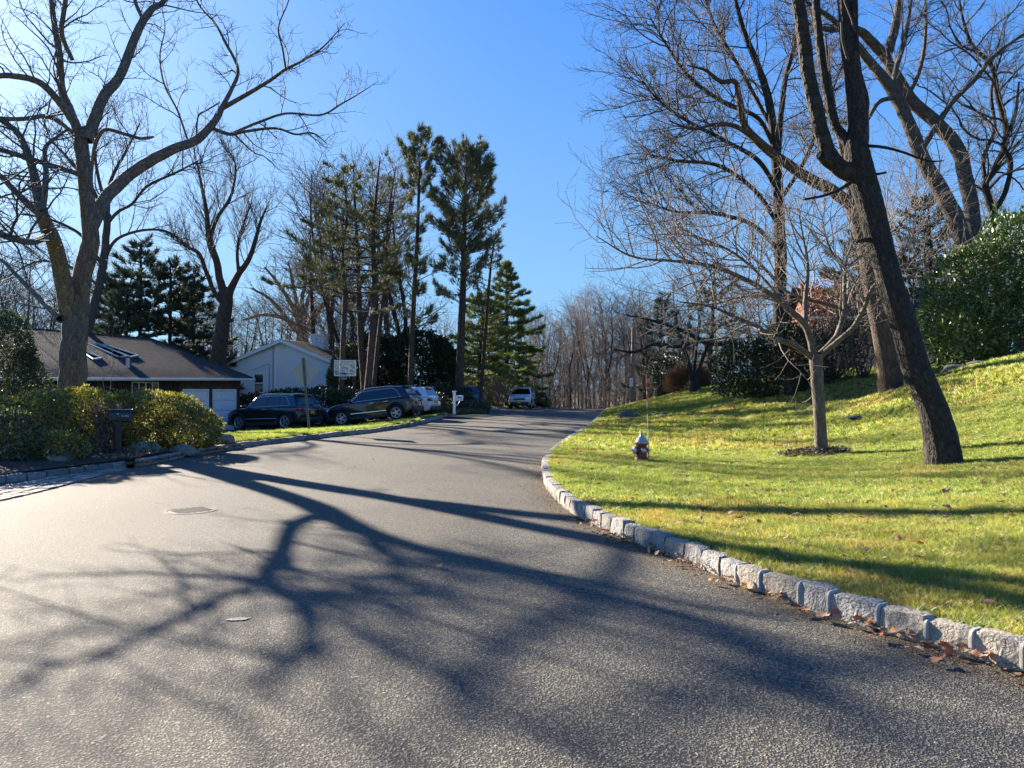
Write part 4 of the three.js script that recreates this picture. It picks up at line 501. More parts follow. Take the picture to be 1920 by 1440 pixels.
bush('evergreen_hedge', 'dark shaded evergreen shrub row behind the small bare tree, right part', 'hedge', on(1530, 32), [[-0.6, 1.2, 0, 1.2, 1.5, 1.0], [0.9, 1.0, 0.2, 1.0, 1.2, 0.8]], 5500, 0.12, 0.05, EVER, M.rhodo, { seed: 45 });
bush('evergreen_shrub', 'dark shrub between the brown trunk and the shrub row', 'shrub', on(1610, 33), [[0, 1.4, 0, 1.0, 1.1, 0.9], [-0.7, 1.7, 0, 0.8, 0.9, 0.8]], 3000, 0.12, 0.05, EVER, M.rhodo, { seed: 46, low: -0.2 });
bush('oak_sapling', 'rust coloured leaves on a small tree before the brick house', 'tree', on(1535, 40), [[0, 2.8, 0, 1.0, 1.5, 0.8], [0.5, 4.2, 0, 0.9, 1.0, 0.8], [-0.5, 3.9, 0, 0.6, 0.9, 0.7]], 1900, 0.14, 0.07, [[0.26, 0.09, 0.03], [0.20, 0.07, 0.025], [0.30, 0.12, 0.05]], M.dead, { seed: 47, inner: 0.5 });
bush('ivy_trunk', 'ivy covered stump of a tree at the far edge of the lawn', 'tree', on(1238, 47), [[0, 0.9, 0, 0.42, 1.2, 0.4], [0.2, 1.7, 0, 0.8, 0.7, 0.6], [0.8, 2.2, 0, 0.8, 0.6, 0.6]], 3600, 0.13, 0.08, EVER.concat([[0.09, 0.11, 0.06]]), M.gloss, { seed: 48, stemK: 4 });
// brown mounded shrub of fine bare twigs
{ const b = on(1292, 44.5), T = thing('mounded_shrub', 'brown leafless shrub clipped to a dome on the lawn crest', 'shrub', b), g = new GB(), r = rng(61); for (let k = 0; k < 2600; k++) { const d = rv(r); d.y = Math.abs(d.y); d.normalize(); const R = 1 + 0.12 * N3(d.x * 3, d.y * 3, d.z * 3), e = V(d.x * 1.55 * R, d.y * 1.75 * R, d.z * 1.2 * R), m = e.clone().multiplyScalar(0.6).add(rv(r).multiplyScalar(0.12)); g.tube([m, e.clone().lerp(m, 0.4).add(rv(r).multiplyScalar(0.06)), e], [0.012, 0.010, 0.006], 3); } for (let k = 0; k < 2600; k++) { const d = rv(r); d.y = Math.abs(d.y); d.normalize(); const s = 0.8 + 0.2 * r(), p = V(d.x * 1.5 * s, d.y * 1.7 * s, d.z * 1.15 * s); g.leaf(p, rv(r).normalize(), rv(r).normalize(), 0.07, 0.03, [1, 1, 1]); } g.colored = false; g.build('twig_mass', std({ color: lin(0.20, 0.115, 0.06), roughness: 0.9 }), T); for (let k = 0; k < 3; k++) { const s = new GB(); s.tube([V((k - 1) * 0.3, -0.1, 0), V((k - 1) * 0.6, 0.9, 0)], [0.05, 0.03], 6); s.build('stem', M.twig, T); } }
// fountains of bare twigs: dried plants and small shrubs
function twigShrub(name, label, base, n, h, spread, rad, mat, seed, leafCols, leafN = 0, leafL = 0.06) { const T = thing(name, label, 'shrub', base), g = new GB(), f = new GB(), r = rng(seed); for (let k = 0; k < n; k++) { const a = r() * 6.28, e = V(Math.cos(a) * spread * r(), h * (0.55 + 0.5 * r()), Math.sin(a) * spread * r()), m = e.clone().multiplyScalar(0.5).add(rv(r).multiplyScalar(0.1)); g.tube([V(e.x * 0.12, -0.05, e.z * 0.12), m, e], [rad, rad * 0.7, rad * 0.35], 4); for (let j = 0; j < 5; j++) { const t = 0.4 + 0.6 * r(), p = m.clone().lerp(e, t); g.tube([p, p.clone().add(rv(r).multiplyScalar(h * 0.16).add(V(0, h * 0.1, 0)))], [rad * 0.5, rad * 0.25], 3); } } for (let k = 0; k < leafN; k++) { const a = r() * 6.28, q = Math.sqrt(r()), y = r(); f.leaf(V(Math.cos(a) * spread * q * (0.3 + 0.7 * y), h * y, Math.sin(a) * spread * q * (0.3 + 0.7 * y)), V(r() - 0.5, -0.7, r() - 0.5).normalize(), rv(r).normalize(), leafL * (0.6 + 0.8 * r()), leafL * 0.5, leafCols[r() * leafCols.length | 0]); } tag(g.build('stem', mat, T), null, null, null, 'stuff'); if (leafN) f.build('dry_leaves', M.dead, T); return T; }
twigShrub('dried_plant', 'dried brown plant with curled leaves standing behind the mailbox post', ptY(-9.35, 17.7), 40, 1.25, 0.35, 0.008, M.twig, 71, [[0.24, 0.13, 0.07], [0.34, 0.2, 0.12], [0.17, 0.09, 0.05]], 520, 0.09);
twigShrub('dried_plant', 'low red leafed plant beside the pale stones at the kerb', ptY(-9.35, 17.0), 24, 0.55, 0.45, 0.006, M.twig, 72, [[0.16, 0.06, 0.05], [0.10, 0.05, 0.045], [0.2, 0.14, 0.1]], 260, 0.055);
twigShrub('weeping_shrub', 'grey weeping bare shrub between the tall shrub and the big trunk', ptY(-13.6, 22.2), 70, 1.5, 0.95, 0.007, M.twigGrey, 73);
twigShrub('bare_sapling', 'thin pale sapling rising over the hedge left of the mailbox', ptY(-9.75, 18.6), 2, 2.7, 0.35, 0.012, M.twigGrey, 74);
twigShrub('bare_shrub', 'grey bare shrub behind the navy parked car by the road bend', on(935, 60), 90, 2.3, 1.7, 0.012, M.twigGrey, 75);
twigShrub('bare_shrub', 'bare shrub of many stems under the brown trunk on the slope', on(1622, 31), 40, 1.7, 1.2, 0.012, M.twig, 76);
twigShrub('bare_shrub', 'bare brown brush right of the dark shrub row', on(1560, 33.5), 90, 2.6, 2.0, 0.012, M.twig, 78);
twigShrub('bare_shrub', 'bare twiggy shrub beneath the dark shrub row', on(1470, 30.4), 40, 1.0, 0.9, 0.008, M.twig, 77);
// ---------- the woods beyond ----------
const protos = [];
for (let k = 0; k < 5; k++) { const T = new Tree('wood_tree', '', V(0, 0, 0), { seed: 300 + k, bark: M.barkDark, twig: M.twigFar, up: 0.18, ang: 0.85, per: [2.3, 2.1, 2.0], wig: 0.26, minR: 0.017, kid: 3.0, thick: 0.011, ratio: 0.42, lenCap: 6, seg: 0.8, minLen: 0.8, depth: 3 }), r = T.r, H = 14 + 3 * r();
  T.limb('trunk', [V(0, -1, 0), V(0.15, 3, 0), V(0.3 * (r() - 0.5), 6, 0.3 * (r() - 0.5)), V(r() - 0.5, 10, r() - 0.5), V(1.4 * (r() - 0.5), H, 1.4 * (r() - 0.5))], [0.16, 0.13, 0.105, 0.07, 0.02], { sides: 7, start: [0.28, 0.15, 0.1], step: 0.8 });
  if (k % 2 === 0) { const y = 4 + 2 * r(), s = r() < 0.5 ? -1 : 1; T.limb('branch', [V(0.15, y, 0), V(s * 0.8, y + 2.5, 0.3), V(s * 1.5, y + 6, 0.4), V(s * 2, H - 0.5, 0.2)], [0.13, 0.11, 0.08, 0.02], { sides: 6, step: 0.8 }); }
  T.done(); protos.push(T.g); }
{ const r = rng(401); let n = 0;
  const put = (px, D, top, label, group) => { const x = (px - 960) / F * D, y = gY(x, D), h = EYE + (HOR - top) / F * D - y, k = n % 5, o = n < 5 ? protos[k] : copyOf(protos[k]); n++; tag(o, label, 'tree', group); o.position.set(x, y, -D); o.rotation.y = r() * 6.28; const s = h / 16; const w = s * (1.15 + 0.5 * r()); o.scale.set(w, s, w); };
  for (let i = 0; i < 34; i++) { const px = lerp(985, 1240, (i + r()) / 34); put(px, 78 + 45 * r(), 562 + 85 * r() - (px > 1050 && px < 1160 ? 20 : 0), 'slender bare tree in the woods beyond the crest of the road', 'bare trees of the woods beyond the road crest'); }
  for (let i = 0; i < 34; i++) { const px = lerp(1190, 1700, (i + r()) / 34); put(px, 54 + 30 * r(), 515 + 95 * r(), 'bare tree in the woods behind the lawn and the shrub row', 'bare trees of the woods behind the lawn'); }
  for (let i = 0; i < 9; i++) put(lerp(1700, 2000, (i + r()) / 9), 60 + 20 * r(), 330 + 120 * r(), 'bare tree standing behind the laurel and the brick house', 'bare trees behind the laurel');
  for (let i = 0; i < 16; i++) put(lerp(-60, 190, (i + r()) / 16), 66 + 30 * r(), 470 + 90 * r(), 'faint bare tree beyond the left half of the brown roof', 'bare trees beyond the brown house');
  for (let i = 0; i < 20; i++) put(lerp(330, 660, (i + r()) / 20), 85 + 35 * r(), 560 + 50 * r(), 'faint bare tree beyond the white house', 'bare trees beyond the white house');
  for (let i = 0; i < 8; i++) put(lerp(580, 770, (i + r()) / 8), 56 + 14 * r(), 300 + 90 * r(), 'thin bare tree growing among the pine row', 'bare trees among the pines');
  for (let i = 0; i < 10; i++) put(lerp(780, 1010, (i + r()) / 10), 80 + 25 * r(), 600 + 50 * r(), 'bare tree behind the conifers at the road bend', 'bare trees behind the conifers');
}
{ // undergrowth at the foot of the woods
  const g = new GB(), r = rng(402); const stems = (x0, x1, D0, D1, n, h, rad) => { for (let k = 0; k < n; k++) { const D = lerp(D0, D1, r()), px = lerp(x0, x1, r()), p = on(px, D), H = h * (0.4 + 0.8 * r()); let d = V((r() - 0.5) * 0.7, 1, (r() - 0.5) * 0.7).normalize(); const q = [p]; for (let i = 0; i < 3; i++) { d = d.clone().add(rv(r).multiplyScalar(0.35)).normalize(); q.push(q[i].clone().addScaledVector(d, H / 3)); } g.tube(q, [rad, rad * 0.8, rad * 0.6, rad * 0.3], 3); for (let j = 0; j < 7; j++) { const b = q[1 + (j % 3)].clone(), e = b.clone().add(rv(r).multiplyScalar(H * 0.3)).add(V(0, H * 0.15, 0)); g.tube([b, b.clone().lerp(e, 0.5).add(rv(r).multiplyScalar(0.1)), e], [rad * 0.5, rad * 0.4, rad * 0.25], 3); } } };
  stems(985, 1290, 70, 112, 900, 4.2, 0.022); stems(1230, 1720, 52, 80, 800, 3.4, 0.02); stems(870, 1000, 66, 85, 260, 3.0, 0.022); stems(-80, 700, 82, 108, 700, 4.5, 0.03); stems(1450, 1760, 35, 44, 200, 2.2, 0.013);
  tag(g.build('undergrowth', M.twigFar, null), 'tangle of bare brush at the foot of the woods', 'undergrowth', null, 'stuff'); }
// ---------- houses ----------
function plane(A, B) { // an upright wall plane through two ground points [x, D]; local x runs along it, local z points to the street
  const dx = B[0] - A[0], dz = -(B[1] - A[1]), L = Math.hypot(dx, dz), turn = -Math.atan2(dz, dx);
  return { L, turn, A, s: (px) => { const k = (px - 960) / F, ux = dx / L, ud = (B[1] - A[1]) / L; return (A[0] - k * A[1]) / (k * ud - ux); }, D: (s) => A[1] + s * (B[1] - A[1]) / L, Y: (px, py) => { const f = plane(A, B), D = f.D(f.s(px)); return EYE + (HOR - py) / F * D; } };
}
function quadGeo(a, b, c, d, nu = 1, nv = 1) { const g = new GB(), rows = []; const nn = V().crossVectors(b.clone().sub(a), d.clone().sub(a)).normalize(); const su = a.distanceTo(b), sv = a.distanceTo(d); for (let j = 0; j <= nv; j++) for (let i = 0; i <= nu; i++) { const p = a.clone().lerp(b, i / nu).lerp(d.clone().lerp(c, i / nu), j / nv); g.v(p.x, p.y, p.z, nn.x, nn.y, nn.z, i / nu * su, j / nv * sv); } for (let j = 0; j < nv; j++) for (let i = 0; i < nu; i++) { const o = j * (nu + 1) + i; g.i.push(o, o + 1, o + nu + 1, o + 1, o + nu + 2, o + nu + 1); } return g.geo(); }
function courses(a, b, c, d, n, step, mat, name, parent) { // a sloping surface laid in overlapping courses from edge a-b up to edge d-c
  const g = new GB(), nn = V().crossVectors(b.clone().sub(a), d.clone().sub(a)).normalize(), sv = a.distanceTo(d) / n;
  for (let j = 0; j < n; j++) { const l0 = a.clone().lerp(d, j / n), r0 = b.clone().lerp(c, j / n), l1 = a.clone().lerp(d, (j + 1) / n), r1 = b.clone().lerp(c, (j + 1) / n), L0 = l0.clone().addScaledVector(nn, step), R0 = r0.clone().addScaledVector(nn, step), w = l0.distanceTo(r0); const o = g.count; for (const [p, u, v] of [[l0, 0, 0], [r0, w, 0], [R0, w, 0.01], [L0, 0, 0.01], [l1, 0, sv], [r1, w, sv]]) g.v(p.x, p.y, p.z, nn.x, nn.y, nn.z, u + j * 0.13, v + j * sv); const fd = V().subVectors(a, d).normalize(); for (const k of [0, 1]) { g.n[(o + k) * 3] = fd.x; g.n[(o + k) * 3 + 1] = fd.y; g.n[(o + k) * 3 + 2] = fd.z; } g.i.push(o, o + 1, o + 2, o, o + 2, o + 3, o + 3, o + 2, o + 5, o + 3, o + 5, o + 4); }
  const geo = g.geo(); return mesh(name, geo, mat, parent);
}
const bx = (w, h, d, x, y, z) => { const g = new THREE.BoxGeometry(w, h, d); g.translate(x, y, z); return g; };
{ // long brown house with a hipped shingle roof
  const A = [-20.2, 28], B = [-14.2, 42], f = plane(A, B), H = thing('brown_house', 'low brown house with dark hipped shingle roof and two white garage doors', 'house', V(A[0], 0, -A[1]), f.turn), base = -0.5;
  const W = (p) => { const q = p.clone().sub(H.position); return q.applyAxisAngle(V(0, 1, 0), -f.turn); };       // world to house axes
  const eL = W(V(-20.2, 2.14, -28)), eR = W(V(-14.2, 2.36, -42)), rL = W(P(45, 617, 38)), rR = W(P(285, 637, 46)), eLL = eL.clone().add(V(-9, -0.12, 0)), rLL = rL.clone().add(rL.clone().sub(rR).multiplyScalar(0.9)); rLL.y = rL.y;
  const bR = V(eR.x + 0.6, 2.36, rR.z * 2), bL = V(eLL.x, 2.2, rL.z * 2), roof = new THREE.Group(); roof.name = 'roof'; H.add(roof);
  courses(eLL.clone().lerp(eL, 0), eR, rR, rLL, 46, 0.02, M.roof, 'shingles', roof); courses(eR, bR, rR, rR.clone().add(V(0.01, 0, -0.01)), 46, 0.02, M.roof, 'shingles', roof); courses(bR, bL, rLL, rR, 20, 0.02, M.roof, 'shingles', roof);
  const ridge = new GB(); ridge.tube([rLL.clone().add(V(0, 0.02, 0)), rR.clone().add(V(0, 0.02, 0)), eR.clone().add(V(0, 0.03, 0))], [0.07, 0.07, 0.06], 6); ridge.build('ridge_cap', M.roof, roof);
  const gut = new RoundedBoxGeometry(f.L + 9.3, 0.13, 0.12, 2, 0.04); const gm = mesh('gutter', gut, M.trim, H); gm.position.set((eLL.x + eR.x) / 2, (eLL.y + eR.y) / 2 - 0.055, 0.05); gm.rotation.z = Math.atan2(eR.y - eLL.y, eR.x - eLL.x);
  const gu2 = mesh('gutter', new RoundedBoxGeometry(0.12, 0.13, 6, 2, 0.04), M.trim, H); gu2.position.set(eR.x + 0.06, 2.31, -3.0);
  const wz = -0.55, seam = (px) => f.s(px), g0 = seam(352), L1 = f.L - 0.45;
  // walls: upright boards, each its own
  const boards = []; for (let k = 0; k < 3; k++) boards.push(new RoundedBoxGeometry(0.28, 3.0, 0.03 + 0.004 * k, 1, 0.008)); let n = 0;
  mesh('wall', bx(f.L + 9 - 0.5, 2.75, 7, (L1 - 9) / 2, base + 1.37, wz - 3.54), M.woodDark, H);
  for (let x = -2; x < g0 - 0.2; x += 0.29) { const b = mesh('board', boards[n++ % 3], M.woodDark, H); b.position.set(x, base + 1.35, wz); b.scale.y = 0.9; }
  // window with four panes
  const a = seam(262), b = seam(312), yT = f.Y(287, 716), w = new THREE.Group(); w.name = 'window'; H.add(w); mesh('frame', bx(b - a, 1.05, 0.06, (a + b) / 2, yT - 0.52, wz + 0.03), M.trim, w); for (let k = 0; k < 4; k++) mesh('pane', bx((b - a) / 4 - 0.08, 0.93, 0.03, lerp(a, b, (k + 0.5) / 4), yT - 0.52, wz + 0.055), M.glass, w);
  const browns = std({ map: woodM.map, bumpMap: woodM.bump, bumpScale: 0.006, color: lin(1.15, 0.9, 0.75), roughness: 0.85 });
  mesh('wall', bx(L1 - g0 + 0.1, 0.62, 0.14, (L1 + g0) / 2, 2.0, wz + 0.02), browns, H);
  const dl = [seam(355), seam(404)], dr = [seam(411), seam(455)], gy = -0.42;
  for (const [x0, x1] of [[g0 - 0.1, dl[0]], [dl[1], dr[0]], [dr[1], L1]]) mesh('wall', bx(Math.max(0.08, x1 - x0), 2.6, 0.14, (x0 + x1) / 2, base + 1.3 - 0.1, wz + 0.021), browns, H);
  for (const [x0, x1] of [dl, dr]) { const d = new THREE.Group(), w = x1 - x0, h = 2.1; d.name = 'garage_door'; H.add(d); const fr = new GB(); fr.box(0.09, h, 0.1, x0 + 0.045, gy + h / 2, wz + 0.07); fr.box(0.09, h, 0.1, x1 - 0.045, gy + h / 2, wz + 0.07); fr.box(w, 0.09, 0.1, (x0 + x1) / 2, gy + h + 0.046, wz + 0.07); fr.build('door_frame', M.white, d); for (let r = 0; r < 4; r++) { mesh('door_panel', bx(w - 0.2, h / 4 - 0.015, 0.04, (x0 + x1) / 2, gy + (r + 0.5) * h / 4, wz + 0.04), M.white, d); for (let c = 0; c < 4; c++) mesh('raised_field', new RoundedBoxGeometry((w - 0.3) / 4 - 0.07, h / 4 - 0.16, 0.03, 1, 0.012).translate(x0 + 0.15 + (c + 0.5) * (w - 0.3) / 4, gy + (r + 0.5) * h / 4, wz + 0.06), M.white, d); } }
  // skylights, vent pipe, downspout: set on the roof plane
  const onRoof = (px, py) => { const k = V((px - 960) / F, (HOR - py) / F, -1), o = W(V(0, EYE, 0)), d = k.clone().applyAxisAngle(V(0, 1, 0), -f.turn), nn = V().crossVectors(eR.clone().sub(eL), rR.clone().sub(eL)).normalize(), t = nn.dot(eL.clone().sub(o)) / nn.dot(d); return [o.addScaledVector(d, t), nn]; };
  for (const q of [[[161, 649], [182, 650], [238, 673], [222, 675]], [[184, 651], [200, 653], [258, 672], [243, 675]], [[157, 668], [166, 668], [190, 677], [174, 680]]]) {
    const c = q.map(([x, y]) => onRoof(x, y)[0]), nn = onRoof(...q[0])[1], s = new THREE.Group(); s.name = 'skylight'; H.add(s); const up = c.map((p) => p.clone().addScaledVector(nn, 0.14)), fr = new GB();
    for (let i = 0; i < 4; i++) { const j = (i + 1) % 4, e = V().subVectors(c[j], c[i]).normalize(), m = V().crossVectors(e, nn), o = fr.count; for (const p of [c[i].clone().addScaledVector(nn, -0.1), c[j].clone().addScaledVector(nn, -0.1), up[j], up[i]]) fr.v(p.x, p.y, p.z, m.x, m.y, m.z); fr.i.push(o, o + 1, o + 2, o, o + 2, o + 3); fr.tube([up[i], up[j]], [0.06, 0.06], 6); }
    fr.build('skylight_frame', M.steel, s); const gl = new GB(); for (const p of up) gl.v(p.x, p.y, p.z, nn.x, nn.y, nn.z); gl.i.push(0, 1, 2, 0, 2, 3); gl.build('pane', phys({ color: lin(0.08, 0.09, 0.1), roughness: 0.12 }), s); }
  { const [p, nn] = onRoof(240, 691), t = new GB(); t.tube([p.clone().add(V(0, -0.1, 0)), p.clone().add(V(0, 0.5, 0))], [0.09, 0.09], 10, { cap: true }); t.tube([p.clone().addScaledVector(nn, -0.02), p.clone().addScaledVector(nn, 0.03)], [0.3, 0.26], 10, { cap: true }); t.build('vent_pipe', M.steel, H); }
  { const t = new GB(); t.tube([V(L1 + 0.2, 2.25, -0.7), V(L1 + 0.05, 1.9, -0.75), V(L1 + 0.05, base, -0.75)], [0.05, 0.05, 0.05], 6); t.build('downspout', M.steel, H); }
}
{ // white house with its gable to the street
  const A = [-21.9, 58], B = [-12.6, 56], f = plane(A, B), H = thing('white_house', 'white clapboard house with a gable end, grey roof and square chimney', 'house', V(A[0], 0, -A[1]), f.turn), X = (px) => f.s(px), Y = (px, py) => f.Y(px, py);
  const lx = X(424), rx = X(640), pk = X(530), yl = Y(424, 682), yp = Y(530, 638), yr = Y(640, 682), b = -0.6, side = [];
  // clapboards
  for (let y = b, k = 0; y < yp - 0.12; y += 0.16, k++) { const top = (yy) => [yy < yl ? lx + 0.3 : lerp(lx, pk, (yy - yl) / (yp - yl)) + 0.12, yy < yr ? rx - 0.3 : lerp(rx, pk, (yy - yr) / (yp - yr)) - 0.12], [x0, x1] = top(y + 0.16); if (x1 - x0 < 0.2) break; const g = bx(x1 - x0, 0.165, 0.03, (x0 + x1) / 2, y + 0.08, 0.02); g.rotateX(0); const p = g.attributes.position; for (let i = 0; i < p.count; i++) if (p.getY(i) < y + 0.05 && p.getZ(i) > 0.02) p.setZ(i, p.getZ(i) + 0.036); side.push(g); }
  const cl = mesh('clapboard', mergeGeometries(side), M.siding, H); tag(cl, null, null, null, 'stuff');
  const sh = new THREE.Shape([[lx + 0.25, b], [rx - 0.25, b], [rx - 0.25, yr - 0.1], [pk, yp - 0.06], [lx + 0.25, yl - 0.1]].map((p) => new THREE.Vector2(...p))); const wg = new THREE.ExtrudeGeometry(sh, { depth: 15, bevelEnabled: false }); wg.translate(0, 0, -15.003); mesh('wall', wg, M.siding, H);
  const roof = new THREE.Group(); roof.name = 'roof'; H.add(roof); const fl = V(lx - 0.1, yl - 0.02, 0.4), fp = V(pk, yp + 0.08, 0.4), fr = V(rx + 0.3, yr - 0.1, 0.4), back = (p) => p.clone().add(V(0, 0, -16));
  courses(fr, back(fr), back(fp), fp, 30, 0.015, M.roof, 'shingles', roof); courses(back(fl), fl, fp, back(fp), 30, 0.015, M.roof, 'shingles', roof);
  const rake = new GB(); for (const [p, q] of [[fl, fp], [fr, fp]]) { const s = p.clone().add(V(0, -0.13, -0.02)), e = q.clone().add(V(0, -0.13, -0.02)), d = e.clone().sub(s), g = new THREE.BoxGeometry(d.length(), 0.24, 0.05); g.rotateZ(Math.atan2(d.y, d.x)); g.translate((s.x + e.x) / 2, (s.y + e.y) / 2, p === fl ? s.z : s.z - 0.003); rake.add(g); } rake.build('rake_board', M.white, roof);
  const cx = X(587), ch = new THREE.Group(); ch.name = 'chimney'; H.add(ch); mesh('chimney_shaft', bx(1.0, 3.0, 0.9, cx - 1.4, yp - 0.9, -4), M.siding, ch); mesh('chimney_cap', bx(1.15, 0.12, 1.05, cx - 1.4, yp + 0.66, -4), M.white, ch); { const t = new GB(); t.tube([V(cx - 1.4, yp + 0.7, -4), V(cx - 1.4, yp + 1.0, -4)], [0.2, 0.2], 8, { cap: true }); t.build('flue', M.steel, ch); }
  const v = new THREE.Group(); v.name = 'gable_vent'; H.add(v); { const x = X(532), y = Y(532, 649); mesh('vent_frame', bx(0.32, 0.52, 0.05, x, y, 0.06), M.trim, v); for (let k = 0; k < 5; k++) mesh('louver', bx(0.24, 0.05, 0.04, x, y - 0.18 + k * 0.09, 0.075), M.trim, v); }
  { const x = X(517), c = mesh('corner_board', bx(0.24, yp - b - 0.9, 0.05, x, (yp - 0.9 + b) / 2, 0.062), M.white, H); const t = new GB(); t.tube([V(X(513.5), Y(513, 645), 0.13), V(X(513.5), b, 0.13)], [0.055, 0.055], 8); t.build('downspout', M.steel, H); const m = new GB(); m.tube([V(X(504), Y(504, 682), 0.1), V(X(506), Y(506, 686), 0.1), V(X(506), b + 0.3, 0.1)], [0.03, 0.03, 0.03], 6); m.tube([V(X(504), Y(504, 682), 0.1), V(X(475), Y(475, 694), 0.12)], [0.015, 0.015], 5); m.build('service_mast', M.steel, H); }
  { const w = new THREE.Group(); w.name = 'window'; H.add(w); const x0 = X(478), x1 = X(495), y1 = Y(486, 701), y0 = y1 - 1.4, xm = (x0 + x1) / 2; mesh('frame', bx(x1 - x0 + 0.16, y1 - y0 + 0.16, 0.06, xm, (y0 + y1) / 2, 0.06), M.white, w); for (const k of [0, 1]) mesh('pane', bx(x1 - x0 - 0.06, (y1 - y0) / 2 - 0.08, 0.03, xm, lerp(y0, y1, 0.25 + 0.5 * k), 0.085), M.glass, w); mesh('sill', bx(x1 - x0 + 0.3, 0.07, 0.12, xm, y0 - 0.1, 0.08), M.white, w); }
}
{ // brick house on the slope behind the trees
  const D = 52, x0 = (1524 - 960) / F * D, x1 = (1850 - 960) / F * D, H = thing('brick_house', 'red brick house with brown roof, half hidden up the slope behind the trees', 'house', V(x0, 2.2, -D)); H.scale.z = 0.5; const L = x1 - x0, h = 5.2, g = [];
  mesh('wall', bx(L, h, 9, L / 2, h / 2 - 0.5, -4.6), M.brick, H); const bg = bx(0.40, 0.135, 0.05, 0, 0, 0), r = rng(81);
  for (let y = 0, k = 0; y < h - 0.6; y += 0.155, k++) for (let x = (k % 2) * 0.2; x < L; x += 0.415) { const c = bg.clone().translate(x + 0.2, y, -0.085 + 0.008 * r()); g.push(c); } const bm = mesh('brick', mergeGeometries(g), M.brick, H); tag(bm, null, null, null, 'stuff');
  const roof = new THREE.Group(); roof.name = 'roof'; H.add(roof); const e0 = V(-0.5, h - 0.7, 0.5), e1 = V(L + 0.5, h - 0.7, 0.5), r0 = V(-0.5, h + 1.6, -4.6), r1 = V(L + 0.5, h + 1.6, -4.6), b0 = V(-0.5, h - 0.7, -9.7), b1 = V(L + 0.5, h - 0.7, -9.7); courses(e0, e1, r1, r0, 30, 0.02, M.roof, 'shingles', roof); courses(b1, b0, r0, r1, 30, 0.02, M.roof, 'shingles', roof);
  mesh('gutter', bx(L + 1, 0.13, 0.12, L / 2, h - 0.76, 0.53), M.trim, H);
  for (const [x, y] of [[0.75, 1.2], [3.6, 1.2], [6.6, 1.2], [9.6, 1.2], [0.75, 3.4], [6.6, 3.4]]) { const w = new THREE.Group(); w.name = 'window'; H.add(w); mesh('frame', bx(0.95, 1.35, 0.08, x, y, -0.02), M.white, w); for (const k of [0, 1]) for (const m of [0, 1]) mesh('pane', bx(0.36, 0.56, 0.04, x - 0.2 + 0.4 * k, y - 0.31 + 0.62 * m, 0.012), M.glass, w); }
  const ge = new THREE.Shape([[0, 0], [9, 0], [4.5, 2.5]].map((p) => new THREE.Vector2(...p))), gg = new THREE.ExtrudeGeometry(ge, { depth: 0.2, bevelEnabled: false }); gg.rotateY(Math.PI / 2); gg.translate(0, h - 0.6, -0.1); mesh('gable', gg, M.brick, H);
}
{ const D = 78, x = (903 - 960) / F * D, H = thing('far_house', 'low brown house roof glimpsed behind the navy parked car', 'house', V(x - 2.5, -0.4, -D)); mesh('wall', bx(5, 2.3, 5, 2.5, 1.15, -2.5), M.wood, H); const roof = new THREE.Group(); roof.name = 'roof'; H.add(roof); courses(V(-0.4, 2.2, 0.4), V(5.4, 2.2, 0.4), V(5.0, 3.6, -2.5), V(0, 3.6, -2.5), 16, 0.02, std({ map: shingleM.map, bumpMap: shingleM.bump, bumpScale: 0.01, color: lin(2.2, 1.5, 1.1), roughness: 0.9 }), 'shingles', roof); courses(V(5.4, 2.2, -5.4), V(-0.4, 2.2, -5.4), V(0, 3.6, -2.5), V(5, 3.6, -2.5), 16, 0.02, M.roof, 'shingles', roof); mesh('vent_pipe', new THREE.CylinderGeometry(0.09, 0.09, 0.6, 8).translate(3.6, 3.4, -1.6), M.steel, H); }
